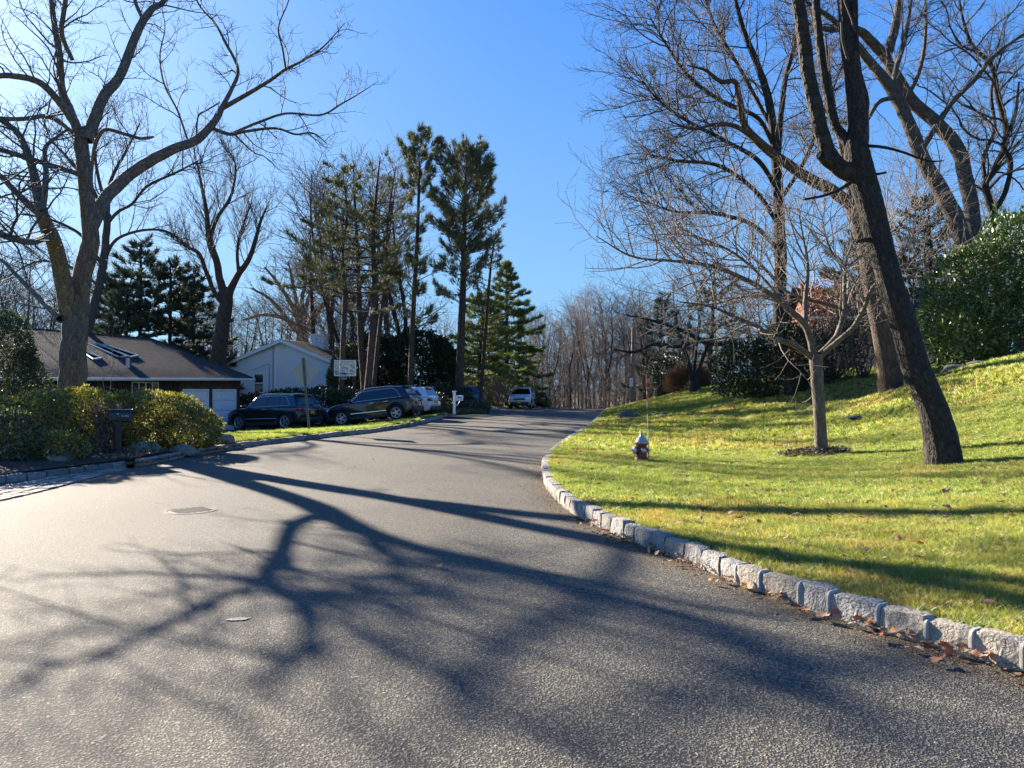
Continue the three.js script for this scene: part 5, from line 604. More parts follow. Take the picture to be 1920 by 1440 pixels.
// ---------- cars ----------
function makeCar(name, label, category, rear, front, o, group) {
  const dir = front.clone().sub(rear), wb0 = dir.length(), fw = dir.clone().normalize(), sd = V().crossVectors(fw, V(0, 1, 0)).normalize(), up = V().crossVectors(sd, fw);
  const T = thing(name, label, category, rear.clone().add(front).multiplyScalar(0.5), 0, group); T.quaternion.setFromRotationMatrix(new THREE.Matrix4().makeBasis(fw, up, sd));
  const C = { L: 4.82, W: 1.94, H: 1.74, wb: 2.91, fo: 0.93, R: 0.385, belt: 1.10, hood: 1.08, roofFront: 0.42, roofBack: -1.75, cowl: 1.10, tail: -2.30, ...o }, xf = C.wb / 2 + C.fo, xr = xf - C.L, af = C.wb / 2, ar = -C.wb / 2, R = C.R, aR = R + 0.075, W2 = C.W / 2;
  const sh = new THREE.Shape(); sh.moveTo(xf - 0.14, 0.30); sh.lineTo(af + aR, 0.27); sh.absarc(af, R, aR, -0.15, Math.PI + 0.15, false); sh.lineTo(ar + aR, 0.27); sh.absarc(ar, R, aR, -0.15, Math.PI + 0.15, false); sh.lineTo(xr + 0.16, 0.36);
  sh.lineTo(xr + 0.03, 0.52); sh.lineTo(xr + 0.0, 0.72); sh.lineTo(xr + 0.07, 0.92); sh.lineTo(xr + 0.12, C.belt); sh.lineTo(C.cowl, C.belt + 0.02); sh.quadraticCurveTo(lerp(C.cowl, xf, 0.55), C.hood + 0.02, xf - 0.22, C.hood - 0.12); sh.quadraticCurveTo(xf - 0.05, C.hood - 0.18, xf - 0.02, C.hood - 0.32); sh.lineTo(xf, 0.58); sh.lineTo(xf - 0.05, 0.40);
  const bg = (shape, width, bev) => { const g = new THREE.ExtrudeGeometry(shape, { depth: width - 2 * bev, bevelEnabled: true, bevelThickness: bev, bevelSize: bev, bevelOffset: -bev, bevelSegments: 3, curveSegments: 10 }); g.translate(0, 0, -width / 2 + bev); return g; };
  const warp = (g) => { const p = g.attributes.position; for (let i = 0; i < p.count; i++) { const x = p.getX(i), y = p.getY(i), z = p.getZ(i), e = sstep(xf - 0.9, xf, x) * 0.10 + sstep(-xr - 0.7, -xr, -x) * 0.07, t = sstep(0.72, 1.15, y) * 0.035; p.setXYZ(i, x - sstep(0.35, 1, Math.abs(z) / W2) * (sstep(xf - 0.5, xf, x) * 0.14 - sstep(-xr - 0.4, -xr, -x) * 0.09), y, z * (1 - e - t)); } return toCreasedNormals(g, 0.6); };
  mesh('body', warp(bg(sh, C.W, 0.07)), o.paint, T);
  const rF = V(C.roofFront, C.H - 0.06, 0), gh = new THREE.Shape(); gh.moveTo(C.cowl + 0.02, C.belt - 0.05); gh.lineTo(C.roofFront + 0.05, C.H - 0.10); gh.quadraticCurveTo(C.roofFront - 0.25, C.H, C.roofFront - 0.8, C.H); gh.lineTo(C.roofBack + 0.3, C.H - 0.035); gh.quadraticCurveTo(C.roofBack - 0.05, C.H - 0.06, C.roofBack - 0.12, C.H - 0.11); gh.lineTo(xr + 0.16, C.belt - 0.05);
  const halfAt = (y) => lerp(W2 * 0.945, W2 * 0.70, clamp((y - C.belt) / (C.H - C.belt), 0, 1)), cg = bg(gh, C.W * 0.945 * 1.0, 0.06), cp = cg.attributes.position; for (let i = 0; i < cp.count; i++) { const k = halfAt(cp.getY(i)) / (W2 * 0.945); cp.setZ(i, cp.getZ(i) * k); } mesh('roof', toCreasedNormals(cg, 0.5), o.paint, T);
  // glass: panes lying proud on the cabin
  const sideGlass = (pts, s) => { const shp = new THREE.Shape(pts.map((p) => new THREE.Vector2(...p))), g = new THREE.ExtrudeGeometry(shp, { depth: 0.008, bevelEnabled: false }), p = g.attributes.position; for (let i = 0; i < p.count; i++) p.setZ(i, s * (halfAt(p.getY(i)) + 0.003 + p.getZ(i))); if (s < 0) { const ix = g.index; if (!ix) { for (let i = 0; i < p.count; i += 3) for (const a of [p, g.attributes.uv]) for (let c = 0; c < a.itemSize; c++) { const t = a.array[(i + 1) * a.itemSize + c]; a.array[(i + 1) * a.itemSize + c] = a.array[(i + 2) * a.itemSize + c]; a.array[(i + 2) * a.itemSize + c] = t; } } } g.computeVertexNormals(); return g; };
  const yb = C.belt + 0.05, yt = C.H - 0.15, slope = (C.roofFront - C.cowl) / (C.H - 0.1 - C.belt), xa = (y) => C.cowl - 0.14 + slope * (y - C.belt), bp = (C.roofFront + C.roofBack) / 2 + 0.28, cpil = C.roofBack + 0.62;
  const panes = [[[xa(yb), yb], [xa(yt), yt], [bp + 0.04, yt + 0.03], [bp + 0.04, yb]], [[bp - 0.04, yb], [bp - 0.04, yt + 0.03], [cpil + 0.04, yt + 0.01], [cpil + 0.04, yb + 0.01]], [[cpil - 0.05, yb + 0.02], [cpil - 0.05, yt + 0.01], [C.roofBack + 0.30, yt - 0.03], [C.roofBack + 0.02, yb + 0.05]]];
  for (const s of [1, -1]) { for (const q of panes) mesh('side_window', sideGlass(q, s), M.glass, T);
    const ch = new GB(), ring = [[xa(yb) + 0.03, yb - 0.02], [xa(yt) + 0.02, yt + 0.01], [bp, yt + 0.05], [cpil, yt + 0.04], [C.roofBack + 0.30, yt + 0.0], [C.roofBack - 0.03, yb + 0.02], [xa(yb) + 0.03, yb - 0.02]].map(([x, y]) => V(x, y, s * (halfAt(y) + 0.008))); for (let i = 0; i < 6; i++) ch.tube([ring[i], ring[i + 1]], [0.014, 0.014], 5); ch.build('window_trim', M.chrome, T);
    for (const x of [bp + 0.12, cpil + 0.10]) mesh('door_handle', new RoundedBoxGeometry(0.24, 0.035, 0.035, 2, 0.014).translate(x + 0.06, C.belt - 0.10, s * (W2 * 0.968)), M.chrome, T);
    const seam = new GB(); for (const x of [xa(yb) + 0.12, bp, cpil + 0.02]) seam.box(0.012, C.belt - 0.45, 0.006, x, (C.belt + 0.42) / 2, s * (W2 + 0.0005)); seam.build('door_seam', M.black, T);
    mesh('side_moulding', new RoundedBoxGeometry(C.wb - 2 * aR - 0.1, 0.05, 0.03, 2, 0.012).translate(0, 0.55, s * (W2 + 0.004)), o.moulding ?? M.chrome, T); mesh('sill', new RoundedBoxGeometry(C.wb - 2 * aR + 0.04, 0.14, 0.06, 2, 0.02).translate(0, 0.31, s * (W2 - 0.02)), M.plastic, T);
    const mir = new THREE.SphereGeometry(0.12, 12, 8).scale(0.7, 0.75, 1).translate(xa(yb) - 0.02, C.belt + 0.10, s * (W2 + 0.10)); mesh('mirror', mir, o.mirror ?? o.paint, T);
    const rail = new GB(); rail.tube([V(C.roofFront - 0.15, C.H - 0.05, s * W2 * 0.67), V(C.roofFront - 0.4, C.H + 0.035, s * W2 * 0.67), V(C.roofBack + 0.55, C.H + 0.02, s * W2 * 0.67), V(C.roofBack + 0.3, C.H - 0.04, s * W2 * 0.67)], [0.018, 0.018, 0.018, 0.018], 6); rail.build('roof_rail', o.rail ?? M.chrome, T);
    mesh('headlight', new RoundedBoxGeometry(0.28, 0.15, 0.44, 3, 0.05).translate(xf - 0.26, C.hood - 0.26, s * (W2 - 0.33)), M.lampClear, T);
    const tl = new RoundedBoxGeometry(0.24, 0.17, 0.34, 3, 0.05).translate(xr + 0.17, C.belt - 0.16, s * (W2 - 0.22)); mesh('tail_light', tl, M.tailRed, T);
    for (const x of [af, ar]) { const w = new THREE.Group(); w.name = 'wheel'; w.position.set(x, R, s * (W2 - 0.13)); T.add(w); const ty = [[R * 0.66, -0.11], [R * 0.9, -0.115], [R * 0.985, -0.09], [R, -0.05], [R, 0.05], [R * 0.985, 0.09], [R * 0.9, 0.115], [R * 0.66, 0.11], [R * 0.62, 0.06]].map((p) => new THREE.Vector2(...p)); const tg = new THREE.LatheGeometry(ty, 32); tg.rotateX(Math.PI / 2); mesh('tyre', tg, M.rubber, w);
      const rim = new GB(), lg = new THREE.LatheGeometry([[R * 0.60, 0.02], [R * 0.67, 0.10], [R * 0.69, 0.115], [R * 0.64, 0.118], [R * 0.60, 0.09]].map((p) => new THREE.Vector2(...p)), 32); lg.rotateX(Math.PI / 2); if (s < 0) lg.rotateY(Math.PI); rim.add(lg); for (let k = 0; k < 10; k++) { const a = Math.floor(k / 2) / 5 * 6.283 + (k % 2 ? 0.17 : -0.17), g = new THREE.BoxGeometry(R * 0.5, 0.028, 0.03); g.translate(R * 0.40, (k % 2 ? 1 : -1) * 0.0, 0); g.rotateZ(a); g.translate(0, 0, s * 0.095); rim.add(g); } rim.add(new THREE.CylinderGeometry(R * 0.15, R * 0.17, 0.04, 16).rotateX(Math.PI / 2).translate(0, 0, s * 0.09)); rim.build('rim', M.alloy, w); mesh('brake_disc', new THREE.CylinderGeometry(R * 0.6, R * 0.6, 0.02, 24).rotateX(Math.PI / 2).translate(0, 0, s * 0.03), M.black, w); }
    const arch = new THREE.TorusGeometry(aR - 0.005, 0.032, 6, 18, Math.PI); for (const x of [af, ar]) mesh('arch_trim', arch.clone().translate(x, R, s * (W2 - 0.012)), o.archs ?? M.plastic, T); }
  mesh('underbody', new RoundedBoxGeometry(C.L - 0.5, 0.5, C.W - 0.62, 2, 0.08).translate((xf + xr) / 2, 0.52, 0), M.black, T);
  const pane4 = (a, b, c, d, n) => { const g = new GB(), nn = V().crossVectors(b.clone().sub(a), d.clone().sub(a)).normalize(); if (nn.dot(n) < 0) nn.negate(); for (const p of [a, b, c, d]) { const q = p.clone().addScaledVector(nn, 0.012); g.v(q.x, q.y, q.z, nn.x, nn.y, nn.z); } g.i.push(0, 1, 2, 0, 2, 3); return g.geo(); };
  const yw = C.belt + 0.06, yv = C.H - 0.13, wf = (y) => C.cowl + 0.02 + (C.roofFront + 0.05 - C.cowl - 0.02) * (y - C.belt + 0.05) / (C.H - 0.10 - C.belt + 0.05), wr = (y) => xr + 0.16 + (C.roofBack - 0.12 - xr - 0.16) * (y - C.belt + 0.05) / (C.H - 0.11 - C.belt + 0.05);
  mesh('windshield', pane4(V(wf(yw), yw, -halfAt(yw) + 0.07), V(wf(yw), yw, halfAt(yw) - 0.07), V(wf(yv), yv, halfAt(yv) - 0.08), V(wf(yv), yv, -halfAt(yv) + 0.08), V(1, 0.5, 0)), M.glass, T);
  mesh('rear_window', pane4(V(wr(yw + 0.02), yw + 0.02, -halfAt(yw) + 0.10), V(wr(yw + 0.02), yw + 0.02, halfAt(yw) - 0.10), V(wr(yv), yv, halfAt(yv) - 0.10), V(wr(yv), yv, -halfAt(yv) + 0.10), V(-1, 0.5, 0)), M.glass, T);
  mesh('spoiler', new RoundedBoxGeometry(0.26, 0.04, C.W * 0.62, 2, 0.018).translate(C.roofBack - 0.12, C.H - 0.045, 0), o.paint, T);
  mesh('grille', new RoundedBoxGeometry(0.07, 0.17, C.W * 0.50, 2, 0.03).translate(xf - 0.035, C.hood - 0.30, 0), M.black, T); mesh('grille_bar', new RoundedBoxGeometry(0.05, 0.03, C.W * 0.46, 2, 0.012).translate(xf + 0.0, C.hood - 0.28, 0), M.chrome, T);
  mesh('lower_bumper', new RoundedBoxGeometry(0.22, 0.24, C.W * 0.80, 3, 0.06).translate(xf - 0.11, 0.40, 0), M.plastic, T); mesh('rear_bumper', new RoundedBoxGeometry(0.26, 0.22, C.W * 0.84, 3, 0.06).translate(xr + 0.13, 0.46, 0), o.rearTrim ?? M.plastic, T);
  mesh('number_plate', new RoundedBoxGeometry(0.02, 0.15, 0.30, 1, 0.008).translate(xf + 0.018, 0.50, 0), M.plateGold, T); mesh('number_plate', new RoundedBoxGeometry(0.02, 0.15, 0.30, 1, 0.008).translate(xr + 0.02, 0.80, 0), M.plateGold, T);
  mesh('tailgate_trim', new RoundedBoxGeometry(0.03, 0.035, 0.7, 1, 0.01).translate(xr + 0.035, 0.92, 0), M.chrome, T);
  return T;
}
const at3 = (x, D, y) => V(x, y, -D), navy = paint(0.006, 0.008, 0.016), navyDk = paint(0.012, 0.012, 0.016), silverP = paint(0.55, 0.58, 0.62), whiteP = paint(0.62, 0.63, 0.64), blueP = paint(0.025, 0.07, 0.16);
makeCar('parked_car', 'black four-wheel-drive car nearest the garage, tail towards the street sign', 'car', at3(-10.6, 38, -0.20), at3(-13.26, 39.2, -0.31), { paint: navyDk });
makeCar('parked_car', 'dark navy car side-on in the driveway behind the grass strip', 'car', at3(-5.6, 39.5, 0.21), at3(-8.5, 40, -0.11), { paint: navy });
makeCar('parked_car', 'white car almost hidden behind the tail of the dark navy car', 'car', at3(-5.0, 43, 0.22), at3(-7.7, 43.7, 0.05), { paint: whiteP, L: 4.62, H: 1.68, wb: 2.72, W: 1.86, moulding: M.plastic });
makeCar('parked_car', 'blue car hidden between the black car and the navy car', 'car', at3(-12.6, 42, -0.27), at3(-10.3, 41.6, -0.2), { paint: blueP, L: 4.5, H: 1.5, wb: 2.65, W: 1.8, belt: 0.98, hood: 0.95 });
{ const a = ptY(-2.9, 57.0), b = ptY(-5.6, 57.6); makeCar('parked_car', 'blue grey car parked behind the white mailbox near the road bend', 'car', a, b, { paint: paint(0.05, 0.08, 0.14), L: 4.7, wb: 2.75, H: 1.68 }); }
makeCar('parked_car', 'white car facing the viewer at the left kerb where the road crests', 'car', at3(0.98, 63.0, gRoad(63) + 0.02), at3(0.66, 60.4, gRoad(60.4) + 0.02), { paint: silverP, L: 4.55, wb: 2.62, W: 1.82, H: 1.70, R: 0.345, hood: 1.06, belt: 1.08, roofFront: 0.3, cowl: 1.25, moulding: M.plastic, archs: M.plastic });
makeCar('parked_car', 'dark car in deep shade behind the white car on the crest', 'car', ptY(2.8, 73.5, 0.02), ptY(2.3, 70.9, 0.02), { paint: paint(0.02, 0.02, 0.022), L: 4.6, wb: 2.7, W: 1.85, H: 1.6 });
// ---------- street furniture ----------
const lathe = (pts, n = 24) => new THREE.LatheGeometry(pts.map((p) => new THREE.Vector2(...p)), n);
{ // fire hydrant
  const b = on(1203, 16.6), T = thing('fire_hydrant', 'red fire hydrant with silver bonnet standing in the lawn', 'hydrant', b, -0.35), k = 0.94;
  mesh('barrel', lathe([[0, -0.05], [0.165, -0.05], [0.165, 0.05], [0.15, 0.06], [0.15, 0.085], [0.12, 0.10], [0.115, 0.36], [0.13, 0.375], [0.13, 0.39], [0, 0.39]]), M.redPaint, T);
  mesh('bonnet', lathe([[0, 0.385], [0.155, 0.385], [0.158, 0.425], [0.14, 0.435], [0.128, 0.45], [0.105, 0.49], [0.065, 0.53], [0.05, 0.545], [0.05, 0.565], [0.036, 0.575], [0.034, 0.60], [0, 0.605]]), M.silver, T);
  mesh('operating_nut', new THREE.CylinderGeometry(0.016, 0.024, 0.06, 5).translate(0, 0.63, 0), M.silver, T);
  const fl = new GB(); for (let i = 0; i < 8; i++) { const a = i / 8 * 6.283 + 0.2; fl.add(new THREE.CylinderGeometry(0.012, 0.012, 0.03, 6).translate(Math.cos(a) * 0.142, 0.43, Math.sin(a) * 0.142)); } fl.build('flange_bolts', M.silver, T);
  const noz = (name, ry, r, y, len) => { const g = new THREE.Group(); g.name = name; g.position.set(0, y, 0); g.rotation.y = ry; T.add(g); mesh('collar', new THREE.CylinderGeometry(r * 1.05, r * 1.15, len, 20).rotateX(Math.PI / 2).translate(0, 0, 0.10 + len / 2), M.redPaint, g); const c = lathe([[0, 0.055], [r * 0.85, 0.05], [r * 1.25, 0.03], [r * 1.28, 0], [r * 0.9, -0.004]], 20); c.rotateX(Math.PI / 2); c.translate(0, 0, 0.10 + len); mesh('cap', c, M.silver, g); mesh('cap_nut', new THREE.CylinderGeometry(0.017, 0.022, 0.05, 5).rotateX(Math.PI / 2).translate(0, 0, 0.10 + len + 0.07), M.silver, g); };
  noz('hose_nozzle', 0.48, 0.042, 0.25, 0.025); noz('steamer_nozzle', -0.98, 0.072, 0.25, 0.05); noz('hose_nozzle', 2.2, 0.042, 0.25, 0.025);
  const p = on(1219, 16.9), m = thing('hydrant_marker', 'thin red and white marker rod on a spring behind the hydrant', 'marker rod', p), q = (y) => V(-0.055 * y / 1.9 - 0.03, y, 0); const seg = (y0, y1, mat, name) => { const g = new GB(); g.tube([q(y0), q((y0 + y1) / 2), q(y1)], [0.0075, 0.0075, 0.0075], 6, { cap: true }); g.build(name, mat, m); };
  const s = new GB(), sp = []; for (let i = 0; i <= 90; i++) { const a = i / 90 * 50, y = 0.22 + 0.16 * i / 90; sp.push(q(y).add(V(Math.cos(a) * 0.016, 0, Math.sin(a) * 0.016))); } s.tube(sp, sp.map(() => 0.004), 5); s.tube([q(0.0), q(0.24)], [0.012, 0.012], 6); s.tube([q(0.36), q(0.4)], [0.016, 0.01], 6); s.build('spring_base', M.black, m); const red = std({ color: lin(0.55, 0.05, 0.03), roughness: 0.5 });
  seg(0.38, 1.02, M.white, 'rod'); seg(1.02, 1.18, red, 'red_band'); seg(1.18, 1.30, M.white, 'rod'); seg(1.30, 1.45, red, 'red_band'); seg(1.45, 1.52, M.white, 'rod'); seg(1.52, 1.9, red, 'red_tip');
}
{ // black mailbox on a post
  const b = ptY(-9.0, 17.55), T = thing('mailbox', 'black mailbox on a square black post by the planting bed kerb', 'mailbox', b, 0.62);
  T.scale.set(0.94, 0.84, 0.94); mesh('post', new RoundedBoxGeometry(0.15, 1.15, 0.15, 2, 0.012).translate(0, 0.5, 0), M.black, T); mesh('post_foot', new RoundedBoxGeometry(0.2, 0.1, 0.2, 2, 0.02).translate(0, 0.04, 0), M.black, T);
  const sh = new THREE.Shape(); sh.moveTo(-0.12, 0); sh.lineTo(0.12, 0); sh.lineTo(0.12, 0.15); sh.absarc(0, 0.15, 0.12, 0, Math.PI, false); sh.lineTo(-0.12, 0); const g = new THREE.ExtrudeGeometry(sh, { depth: 0.5, bevelEnabled: true, bevelSize: 0.008, bevelThickness: 0.008, bevelSegments: 2, curveSegments: 20 }); g.translate(0, 1.02, -0.2); g.rotateY(Math.PI / 2); mesh('box', toCreasedNormals(g, 0.6), std({ color: lin(0.016, 0.016, 0.018), roughness: 0.28 }), T);
  mesh('door', (() => { const q = new THREE.ExtrudeGeometry(sh, { depth: 0.02, bevelEnabled: true, bevelSize: 0.014, bevelThickness: 0.004, bevelSegments: 2, curveSegments: 20 }); q.translate(0, 1.02, 0.308); q.rotateY(Math.PI / 2); return q; })(), M.black, T);
  mesh('bracket', new RoundedBoxGeometry(0.42, 0.05, 0.12, 2, 0.012).translate(0.05, 0.99, 0), M.black, T);
  mesh('side_pocket', new RoundedBoxGeometry(0.30, 0.09, 0.05, 2, 0.01).translate(0.12, 1.02, 0.13), M.black, T); mesh('flag', new RoundedBoxGeometry(0.03, 0.03, 0.02, 2, 0.008).translate(-0.02, 1.17, 0.135), M.white, T);
  const font = await new FontLoader().loadAsync('fonts/droid/droid_sans_bold.typeface.json'), tg = new TextGeometry('U.S. MAIL', { font, size: 0.026, depth: 0.003, curveSegments: 3 }); tg.translate(0.06, 1.105, 0.1295); mesh('lettering', tg, M.white, T);
}
{ // diamond street sign seen from behind
  const b = ptY(-7.65, 29), T = thing('street_sign', 'back of a diamond street sign on a leaning steel post in the grass verge', 'sign', b), top = P(568, 671, 29).sub(b), g = new THREE.Group(); const lean = Math.atan2(top.x, top.y), L = top.length();
  const ch = new GB(); ch.box(0.03, L + 0.3, 0.05, -0.03, L / 2 - 0.15, 0); ch.box(0.03, L + 0.3, 0.05, 0.03, L / 2 - 0.15, 0); ch.box(0.06, L + 0.3, 0.015, 0, L / 2 - 0.15, -0.018); const post = ch.build('post', M.postSteel, T); post.rotation.z = -lean;
  const sh = new THREE.Shape(), s = 0.38, r = 0.05; sh.moveTo(-s + r, -s); sh.lineTo(s - r, -s); sh.quadraticCurveTo(s, -s, s, -s + r); sh.lineTo(s, s - r); sh.quadraticCurveTo(s, s, s - r, s); sh.lineTo(-s + r, s); sh.quadraticCurveTo(-s, s, -s, s - r); sh.lineTo(-s, -s + r); sh.quadraticCurveTo(-s, -s, -s + r, -s); const pg = new THREE.ExtrudeGeometry(sh, { depth: 0.004, bevelEnabled: false }); pg.rotateZ(Math.PI / 4); const pl = mesh('plate', pg, M.signBack, T); pl.position.copy(top).multiplyScalar((L - 0.53) / L).add(V(0.02, 0, -0.035)); pl.rotation.z = -lean * 0.5;
  for (const k of [0.18, 0.86]) { const m = mesh('bolt', new THREE.CylinderGeometry(0.014, 0.014, 0.03, 6).rotateX(Math.PI / 2), M.steel, T); m.position.copy(top).multiplyScalar((L - k) / L).add(V(0, 0, 0.0)); }
}
{ // basketball hoop: clear board in a white frame
  const D = 44, c = P(647, 690, D), b = on(664, D + 0.9), T = thing('basketball_hoop', 'basketball hoop with clear framed backboard over the glossy hedge', 'basketball hoop', V(c.x, b.y, -D), 0.12), y = c.y - b.y, w = 1.24, h = 0.92, fr = new GB();
  fr.box(w, 0.06, 0.05, 0, y + h / 2 - 0.03, 0); fr.box(w, 0.06, 0.05, 0, y - h / 2 + 0.03, 0); fr.box(0.06, h - 0.12, 0.05, -w / 2 + 0.03, y, 0); fr.box(0.06, h - 0.12, 0.05, w / 2 - 0.03, y, 0); fr.build('board_frame', M.white, T);
  mesh('backboard', bx(w - 0.12, h - 0.12, 0.012, 0, y, 0), phys({ color: lin(0.85, 0.9, 0.9), transmission: 0.92, thickness: 0, roughness: 0.08 }), T);
  const sq = new GB(); sq.box(0.52, 0.045, 0.008, -0.03, y + 0.12, 0.012); sq.box(0.52, 0.045, 0.008, -0.03, y - 0.24, 0.012); sq.box(0.045, 0.32, 0.008, -0.268, y - 0.06, 0.0125); sq.box(0.045, 0.32, 0.008, 0.208, y - 0.06, 0.0125); sq.build('target_square', M.white, T);
  const rim = new THREE.TorusGeometry(0.23, 0.012, 8, 28); rim.rotateX(Math.PI / 2); rim.translate(-0.03, y - 0.32, 0.38); mesh('rim', rim, std({ color: lin(0.05, 0.05, 0.055), roughness: 0.5 }), T); mesh('rim_bracket', bx(0.14, 0.12, 0.16, -0.03, y - 0.32, 0.085), M.black, T);
  const net = new GB(); for (let k = 0; k < 12; k++) { const a = k / 12 * 6.283, e = (k + 0.5) / 12 * 6.283; net.tube([V(-0.03 + 0.22 * Math.cos(a), y - 0.33, 0.38 + 0.22 * Math.sin(a)), V(-0.03 + 0.17 * Math.cos(e), y - 0.5, 0.38 + 0.17 * Math.sin(e)), V(-0.03 + 0.13 * Math.cos(a), y - 0.68, 0.38 + 0.13 * Math.sin(a))], [0.005, 0.005, 0.005], 3); } net.build('net', M.white, T);
  const p = new GB(); p.box(0.14, y + 0.1, 0.14, 0.42, y / 2 - 0.1, -0.95); p.build('pole', M.black, T); const a = new GB(); for (const s of [-1, 1]) { a.tube([V(0.42, y - 0.1, -0.9), V(s * 0.3, y + 0.2, -0.03)], [0.035, 0.035], 6); a.tube([V(0.42, y - 0.75, -0.9), V(s * 0.3, y - 0.28, -0.03)], [0.035, 0.035], 6); } a.build('support_arm', M.black, T); mesh('pole_pad', bx(0.2, 0.9, 0.2, 0.42, 1.1, -0.95), M.steel, T);
}
{ // white mailbox post
  const b = on(852, 45), T = thing('white_mailbox', 'white wooden post with a small white mailbox on an arm', 'mailbox', b, -0.1), y = 1.36;
  mesh('post', new RoundedBoxGeometry(0.15, y + 0.1, 0.15, 2, 0.012).translate(0, y / 2 - 0.05, 0), M.white, T); mesh('post_cap', new RoundedBoxGeometry(0.24, 0.07, 0.24, 2, 0.02).translate(0, y + 0.03, 0), M.white, T); mesh('arm', new RoundedBoxGeometry(0.5, 0.09, 0.11, 2, 0.01).translate(0.26, y - 0.47, 0), M.white, T); { const g = new GB(); g.tube([V(0.05, y - 0.85, 0), V(0.25, y - 0.68, 0), V(0.34, y - 0.5, 0)], [0.035, 0.035, 0.03], 6); g.build('brace', M.white, T); }
  const sh = new THREE.Shape(); sh.moveTo(-0.09, 0); sh.lineTo(0.09, 0); sh.lineTo(0.09, 0.14); sh.absarc(0, 0.14, 0.09, 0, Math.PI, false); sh.lineTo(-0.09, 0); const g = new THREE.ExtrudeGeometry(sh, { depth: 0.44, bevelEnabled: false, curveSegments: 12 }); g.translate(0, y - 0.42, 0.08); g.rotateY(Math.PI / 2); mesh('box', g, std({ color: lin(0.7, 0.7, 0.68), roughness: 0.4 }), T); mesh('number_panel', bx(0.2, 0.06, 0.012, 0.3, y - 0.32, 0.096), M.black, T);
}
{ const b = on(1186, 53), T = thing('utility_pole', 'weathered utility pole at the end of the lawn before the woods', 'pole', b), g = new GB(); g.tube([V(0, -0.5, 0), V(0.02, 2, 0), V(0.06, 5.2, 0)], [0.15, 0.14, 0.12], 10, { cap: true }); g.build('post', std({ map: woodM.map, color: lin(3.2, 3.4, 3.4), roughness: 0.9 }), T); mesh('equipment_box', new RoundedBoxGeometry(0.24, 0.6, 0.16, 2, 0.03).translate(-0.12, 1.5, 0.18), M.trim, T); }
{ const D = 10.55, x = -4.4, y = gRoad(D) + 0.012 * N3(x * 0.3, D * 0.3), T = thing('manhole_cover', 'round iron manhole cover set in the road', 'manhole cover', V(x, y - 0.002, -D)); const f = lathe([[0.30, 0.004], [0.305, 0.009], [0.345, 0.008], [0.352, 0.002]], 40); mesh('frame_ring', f, M.iron, T); mesh('lid', lathe([[0, 0.007], [0.292, 0.007], [0.297, 0.002]], 40), M.iron, T); const g = new GB(); for (let i = -4; i <= 4; i++) for (let j = -4; j <= 4; j++) { if (Math.hypot(i, j) > 4.2) continue; g.box(0.034, 0.005, 0.034, i * 0.06, 0.0095, j * 0.06, 0.785); } g.build('lid_pattern', M.iron, T); }
{ const b = on(1257, 46), T = thing('marker_flag', 'little blue marker flag on a wire at the lawn crest', 'flag', b); const g = new GB(); g.tube([V(0, -0.05, 0), V(0.02, 0.45, 0)], [0.006, 0.006], 5); g.build('wire', M.steel, T); mesh('flag', bx(0.2, 0.16, 0.01, 0.12, 0.4, 0), std({ color: lin(0.02, 0.10, 0.45), roughness: 0.6, side: THREE.DoubleSide }), T); }
{ const b = ptY(-15.1, 38.2), T = thing('flower_pot', 'low stone planter standing beside the garage door', 'planter', V(b.x, b.y, b.z)); mesh('pot', lathe([[0, 0], [0.2, 0], [0.24, 0.05], [0.34, 0.30], [0.36, 0.34], [0.32, 0.34], [0.28, 0.28], [0, 0.28]], 20), M.trim, T); const g = new GB(), r = rng(90); for (let k = 0; k < 160; k++) { const a = r() * 6.28, d = V(Math.cos(a) * r(), 0.8 + r(), Math.sin(a) * r()).normalize(); g.leaf(V(Math.cos(a) * 0.15 * r(), 0.28, Math.sin(a) * 0.15 * r()), d, V().crossVectors(d, rv(r)).normalize(), 0.3, 0.04, [0.06, 0.08, 0.03]); } g.build('foliage', M.leaf, T); }
// ---------- stones ----------
function rockGeo(seed, sx, sy, sz) { const g = new THREE.IcosahedronGeometry(1, 4), p = g.attributes.position; for (let i = 0; i < p.count; i++) { const x = p.getX(i), y = p.getY(i), z = p.getZ(i), k = 1 + 0.28 * N3(x * 1.1 + seed, y * 1.1, z * 1.1) + 0.10 * N3(x * 3 + seed, y * 3, z * 3) + 0.03 * N3(x * 8, y * 8, z * 8 + seed); p.setXYZ(i, x * k * sx, (y > 0 ? y : y * 0.5) * k * sy, z * k * sz); } g.computeVertexNormals(); const u = g.attributes.uv; for (let i = 0; i < u.count; i++) u.setXY(i, u.getX(i) * 2.5 + seed * 0.2, u.getY(i) * 1.2); return toCreasedNormals(g, 1.0); }
const rock = (label, px, D, sx, sy, sz, mat, seed, dy = 0) => tag(mesh('rock', rockGeo(seed, sx, sy, sz), mat), label, 'rock').position.copy(on(px, D, dy));
rock('smooth pale boulder right of the mailbox post', 264, 18.1, 0.26, 0.24, 0.22, M.rock, 1, 0.08); rock('smaller boulder tucked behind the pale boulder by the mailbox', 284, 18.5, 0.2, 0.2, 0.18, M.rock, 2, 0.1);
rock('long rounded boulder in the bed under the large rounded shrub', 344, 19.0, 0.34, 0.22, 0.24, M.rock, 3, 0.08); rock('broad flat boulder at the corner of the bed by the grass verge', 412, 21.6, 0.42, 0.26, 0.28, M.rock, 4, 0.06);
rock('low flat stone behind the bed kerb at the left', 104, 15.9, 0.26, 0.14, 0.18, M.rock, 5, 0.05); rock('rounded stone beside the low flat stone at the left kerb', 126, 16.1, 0.17, 0.15, 0.15, M.rock, 6, 0.06); rock('small stone in the shade of the large rounded shrub', 388, 20.6, 0.2, 0.14, 0.16, M.rock, 7, 0.05);
